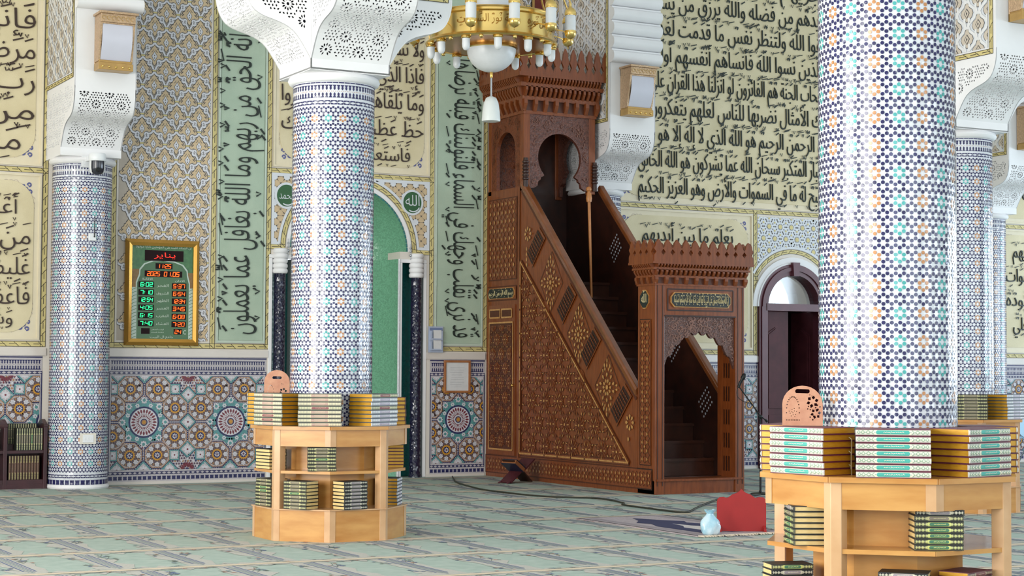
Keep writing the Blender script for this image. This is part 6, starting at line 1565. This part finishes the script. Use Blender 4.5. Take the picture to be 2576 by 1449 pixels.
# notices beside the pulpit
nh = thing('leaflet_holder', 'clear blue-grey wall holder with two paper pockets beside the pulpit', 'leaflet holder', (10.685, -.01, 1.69))
acr = mat('blue_grey_plastic', (170, 180, 200), .2, var=.05); ppr = mat('paper', (214, 214, 214), .6, var=.06, vscale=15)
mb = MB(); mb.box(10.575, 10.795, -.05, -.034, 1.69, 2.045); mb.build('back_plate', acr, nh)
for z in (1.72, 1.86):
    mb = MB(); mb.box(10.60, 10.77, -.085, -.05, z, z+.02); mb.box(10.60, 10.612, -.085, -.05, z+.02, z+.12); mb.box(10.758, 10.77, -.085, -.05, z+.02, z+.12); pk = mb.build('pocket', acr, nh)
    mb = MB(); mb.box(10.64, 10.755, -.075, -.055, z+.02, z+.135); mb.build('paper_sheet', ppr, pk)
mb = MB(); mb.box(10.59, 10.78, -.056, -.05, 1.99, 2.025); mb.build('header_strip', mat('slate_blue', (110, 124, 160), .4), nh)
nf = thing('framed_notice', 'brown wood framed paper notice on the dado beside the pulpit', 'picture frame', (11.02, -.015, 1.14))
tanw = mat('tan_frame_wood', (170, 112, 68), .35, rgb2=(150, 92, 52), vscale=12, coat=.2)
x0, x1, z0, z1, t = 10.82, 11.225, 1.14, 1.585, .03
mb = MB(); mb.box(x0, x1, -.045, -.014, z0, z0+t); mb.box(x0, x1, -.045, -.014, z1-t, z1); mb.box(x0, x0+t, -.045, -.014, z0+t, z1-t); mb.box(x1-t, x1, -.045, -.014, z0+t, z1-t); mb.build('frame', tanw, nf, bevel=.004)
mb = MB(); mb.box(x0+t, x1-t, -.03, -.014, z0+t, z1-t, 0); ik = Ink(mb, lambda u, v, h: (u, -.03-h, v), .0006)
rr = random.Random(4)
for k in range(9): zz = z1-.10-.033*k; ik.line([(x0+.09+rr.uniform(0, .03), zz), (x1-.09-rr.uniform(0, .05), zz)], .004, 1, 1)
mb.build('notice_sheet', [ppr, mat('faint_print', (176, 178, 182), .6)], nf)

# microphone on its stand in front of the gate
ms = thing('microphone_stand', 'black microphone stand with slanted boom beside the pulpit gate', 'microphone stand', (12.69, -4.72, 0))
mb = MB(); mb.lathe([(.12, 0), (.12, .012), (.10, .02), (.02, .03), (.014, .05)], 24, (12.69, -4.72, 0)); mb.build('base', blackp, ms, 40)
mb = MB(); mb.tube([(12.69, -4.72, .03), (12.69, -4.72, .55)], .013, 10); mb.tube([(12.69, -4.72, .5), (12.69, -4.72, .90)], .009, 10); mb.lathe([(.014, .50), (.018, .51), (.018, .57), (.012, .58)], 12, (12.69, -4.72, 0)); mb.build('pole', blackp, ms, 40)
mb = MB(); mb.ball((12.69, -4.72, .915), .026, 0, 12); mb.tube([(12.67, -4.71, .93), (12.71, -4.73, .90)], .02, 8); mb.build('clutch', blackp, ms, 40)
mb = MB(); mb.tube([(12.76, -4.755, .862), (12.69, -4.72, .925), (12.455, -4.607, 1.278)], .0075, 8); mb.tube([(12.765, -4.757, .857), (12.74, -4.745, .88)], .014, 8); mb.build('boom', blackp, ms, 40)
mb = MB(); mb.tube([(12.455, -4.607, 1.265), (12.475, -4.62, 1.33)], [.016, .019], 10); mb.build('mic_clip', blackp, ms, 40)
mc = MB(); mc.tube([(12.45, -4.60, 1.26), (12.49, -4.632, 1.36)], [.013, .019], 12); mc.tube([(12.49, -4.632, 1.36), (12.497, -4.637, 1.375), (12.512, -4.646, 1.41), (12.518, -4.65, 1.425)], [.024, .028, .026, .012], 12)
mi_ = mc.build('microphone', blackp, None, 40); recenter(mi_); tag(mi_, 'black microphone head clipped at the end of the boom', 'microphone')
mb = MB(); mb.tube(bez((12.45, -4.60, 1.26), (12.40, -4.58, 1.12), (12.50, -4.63, 1.10), (12.60, -4.68, 1.06), 10)+[(12.67, -4.735, .9), (12.675, -4.74, .45), (12.66, -4.76, .06), (12.60, -4.85, .012)], .004, 6); tag(recenter(mb.build('microphone_cable', blackp, None, 60)), 'thin black microphone cable drooping beside the stand', 'cable')
mb = MB()
pth = [(10.85, -.25), (10.62, -.75), (10.33, -1.42), (10.12, -2.2), (9.99, -2.86), (10.0, -3.5), (10.055, -4.0), (10.28, -4.4), (10.48, -4.62), (10.47, -4.95), (10.40, -5.26), (10.34, -5.45), (10.22, -5.62), (10.20, -6.1), (10.24, -6.75), (10.7, -6.3), (11.6, -5.4), (12.4, -4.95), (12.60, -4.87)]
P3 = []
for a, b, c, d in zip([pth[0]]+pth, pth, pth[1:], pth[2:]+[pth[-1]]):
    for t in (0, .25, .5, .75): P3.append(tuple(.5*((2*b[i])+(-a[i]+c[i])*t+(2*a[i]-5*b[i]+4*c[i]-d[i])*t*t+(-a[i]+3*b[i]-3*c[i]+d[i])*t**3) for i in (0, 1))+(.013,))
mb.tube(P3, .0095, 8); tag(recenter(mb.build('floor_cable', mat('olive_black_rubber', (46, 46, 34), .6), None, 60)), 'long dark cable snaking over the carpet before the pulpit', 'cable')

# prayer rug, red board, bag
rg_ = thing('prayer_rug', 'grey-beige prayer rug with navy pattern under the red board', 'rug', (9.38, -7.97, .003))
mb = MB(); rx0, rx1, ry0, ry1 = 8.865, 9.86, -9.01, -6.93; mb.box(rx0, rx1, ry0, ry1, .003, .013, 0); ik = Ink(mb, lambda u, v, h: (u, v, .013+h), .0004)
for a, b, c, d in ((rx0, ry0, rx0+.025, ry1), (rx1-.025, ry0, rx1, ry1), (rx0, ry1-.02, rx1, ry1)): ik.rect(a, b, c, d, 1, 1)
cxr = (rx0+rx1)/2
nv = [(cxr-.30, ry0+.2), (cxr+.30, ry0+.2), (cxr+.30, ry0+.95), (cxr+.20, ry0+1.2), (cxr+.27, ry0+1.35), (cxr+.12, ry0+1.55), (cxr, ry0+1.85), (cxr-.12, ry0+1.55), (cxr-.27, ry0+1.35), (cxr-.20, ry0+1.2), (cxr-.30, ry0+.95)]
ik.poly(nv, 2, 1); ik.poly([(cxr+(a-cxr)*.55-.0, b*1+.0) for a, b in [(cxr-.22, ry0+.25), (cxr+.22, ry0+.25), (cxr+.24, ry0+.75), (cxr+.08, ry0+.9), (cxr, ry0+1.15), (cxr-.08, ry0+.9), (cxr-.24, ry0+.75)]], 3, 2)
for k in range(5): ik.rect(rx0+.06+.012*k*2, ry0+.1, rx0+.066+.012*k*2, ry1-.1, 4, 1); ik.rect(rx1-.066-.024*k, ry0+.1, rx1-.06-.024*k, ry1-.1, 4, 1)
mb.build('pile', [mat('rug_taupe', (178, 166, 170), .95, var=.15, vscale=40, bump=.3, bscale=300), mat('rug_edge', (52, 44, 46), .95), mat('rug_navy', (42, 44, 84), .95, var=.2, vscale=50), mat('rug_pale', (206, 198, 196), .95, var=.1), mat('rug_grey', (156, 148, 158), .95)], rg_)
rr = random.Random(6)
for i in range(40):
    mb = MB(); x = rx0+.012+(rx1-rx0-.024)*i/39; mb.tube([(x, ry0+.005, .010), (x+rr.uniform(-.012, .012), ry0-.035, .012), (x+rr.uniform(-.02, .02), ry0-.07, .008)], [.006, .0075, .004], 6)
    if i == 0: fr_ = mb.build('tassel', mat('rug_tassel', (214, 198, 178), .95, var=.1), rg_)
    else: mb.build('tassel', MATS['rug_tassel'], rg_)
rb = thing('prayer_screen', 'low red wooden board with scalloped top standing on the prayer rug', 'prayer screen', (9.49, -8.79, .0135))
U = Vector((.40, -.205, 0)).normalized(); Nn = Vector((U.y, -U.x, 0))
hw = .224; half = [(hw*.985, 0), (hw*.985, .255), (hw*.96, .285), (hw*.88, .303), (hw*.72, .306), (hw*.58, .298), (hw*.50, .305), (hw*.36, .328), (hw*.18, .343), (hw*.08, .358), (0, .378)]
Q = half+[(-a, b) for a, b in half[-2::-1]]
mb = MB(); mb.prism(Q, lambda u, v, d: tuple(Vector((9.49, -8.79, .0135))+U*u+Nn*d+Vector((0, 0, v))), -.012, .012); mb.build('board', redpaint, rb, bevel=.005)
for sg in (-1, 1):
    mb = MB(); mb.prism([(-.09, 0), (.09, 0), (.07, .022), (.02, .05), (-.02, .05), (-.07, .022)], lambda d, v, u: tuple(Vector((9.49, -8.79, .0135))+U*u+Nn*d+Vector((0, 0, v))), sg*hw*.9-.011, sg*hw*.9+.011); mb.build('foot', redpaint, rb)
mb = MB(); cb = Vector((9.02, -8.98, 0)); n, m = 22, 14; P = []; rr = random.Random(11)
ph = [rr.uniform(0, 6) for _ in range(12)]
for j in range(m+1):
    t = j/m; z = .016+.215*t
    r = (.088*math.sqrt(max(0, 1-((t-.30)/.62)**2)) if t < .62 else .074-(t-.62)*.22) if t < .82 else .028+.05*abs(t-.86)*4
    if j == 0: r = .07
    for i in range(n):
        a = 2*PI*i/n; q = r*(1+.10*sin(3*a+ph[0]+5*t)+.07*sin(7*a+ph[1]-9*t)+.05*sin(11*a+14*t)); P.append((cb.x+q*cos(a), cb.y+q*.8*sin(a), z+.006*sin(5*a+ph[2])*t))
F = [(j*n+i, j*n+(i+1) % n, (j+1)*n+(i+1) % n, (j+1)*n+i) for j in range(m) for i in range(n)]+[tuple(range(n))[::-1], tuple(m*n+i for i in range(n))]
mb.add(P, F, 0)
bagm = mat('thin_plastic', (226, 234, 240), .25, rgb2=(150, 200, 220), vscale=7, bump=.4, bscale=24)
tag(recenter(mb.build('plastic_bag', bagm, None, 70)), 'small crumpled white and blue plastic bag beside the red board', 'plastic bag')

# low folding lectern with a closed navy book at the pulpit side
le = thing('folding_lectern', 'dark folding floor lectern standing against the pulpit side', 'lectern', (11.2, -1.35, 0))
cL = Vector((11.08, -1.62, 0)); aR = Vector((.93, .36, 0)); bR = Vector((-.36, .93, 0))
def slab(mb, s0, z0, s1, z1, w0, w1, t, mi=0):
    d = Vector((s1-s0, z1-z0)).normalized(); nx, nz = -d.y*t/2, d.x*t/2
    mb.prism([(s0-nx, z0-nz), (s1-nx, z1-nz), (s1+nx, z1+nz), (s0+nx, z0+nz)], lambda s, z, w: tuple(cL+aR*s+bR*w+Vector((0, 0, z))), w0, w1, mi)
mb = MB(); slab(mb, -.20, .012, .24, .30, -.10, .10, .014); slab(mb, .06, .18, .24, .30, -.12, -.10, .02); mb.build('leaf', maroon_d, le, bevel=.003)
mb = MB(); slab(mb, .22, .012, -.16, .30, -.10, .10, .014); mb.build('leaf', wooddk, le, bevel=.003)
for w in (-.075, .075):
    mb = MB(); slab(mb, -.255, .008, -.18, .03, w-.012, w+.012, .012); mb.build('foot', maroon, le)
nb = MB(); slab(nb, -.155, .255, .02, .14, -.12, .12, .008, 0); slab(nb, -.115, .305, .06, .195, -.12, .12, .008, 0); slab(nb, -.135, .28, .04, .168, -.115, .115, .050, 1)
nb.box(0, 0, 0, 0, 0, 0) if False else None
o = nb.build('book', [mat('navy_cover', (30, 36, 58), .35, var=.1), mat('navy_book_pages', (160, 112, 62), .4, rgb2=(130, 60, 50), vscale=30, stretch=(1, 1, 20))]); recenter(o); tag(o, 'thick navy book lying on the dark folding lectern', 'book')

# pale blue folding chair by the far right wall
fc = thing('folding_chair', 'pale blue folding chair by the wall at the right picture edge', 'chair', (20.55, -.95, 0))
pb = mat('pale_blue_plastic', (170, 208, 232), .35, var=.04)
Xc, Yc = 20.50, -.95
mb = MB(); mb.prism([(Xc+.20*cos(2*PI*k/24), .70+.25*sin(2*PI*k/24)) for k in range(24)], lambda u, v, d: (u, Yc-.1+d, v), -.012, .012); mb.build('backrest', pb, fc, bevel=.006)
mb = MB(); mb.box(Xc-.20, Xc+.20, Yc-.08, Yc+.30, .43, .455); mb.build('seat', pb, fc, bevel=.01)
for sg in (-1, 1):
    mb = MB(); mb.tube([(Xc+sg*.22, Yc+.30, 0.0), (Xc+sg*.22, Yc-.10, .62), (Xc+sg*.19, Yc-.11, .92)], .011, 8); mb.build('leg', steel, fc, 40)
    mb = MB(); mb.tube([(Xc+sg*.24, Yc-.22, 0.0), (Xc+sg*.24, Yc+.22, .44)], .011, 8); mb.build('leg', steel, fc, 40)

bpy.data.objects.remove(_fo)
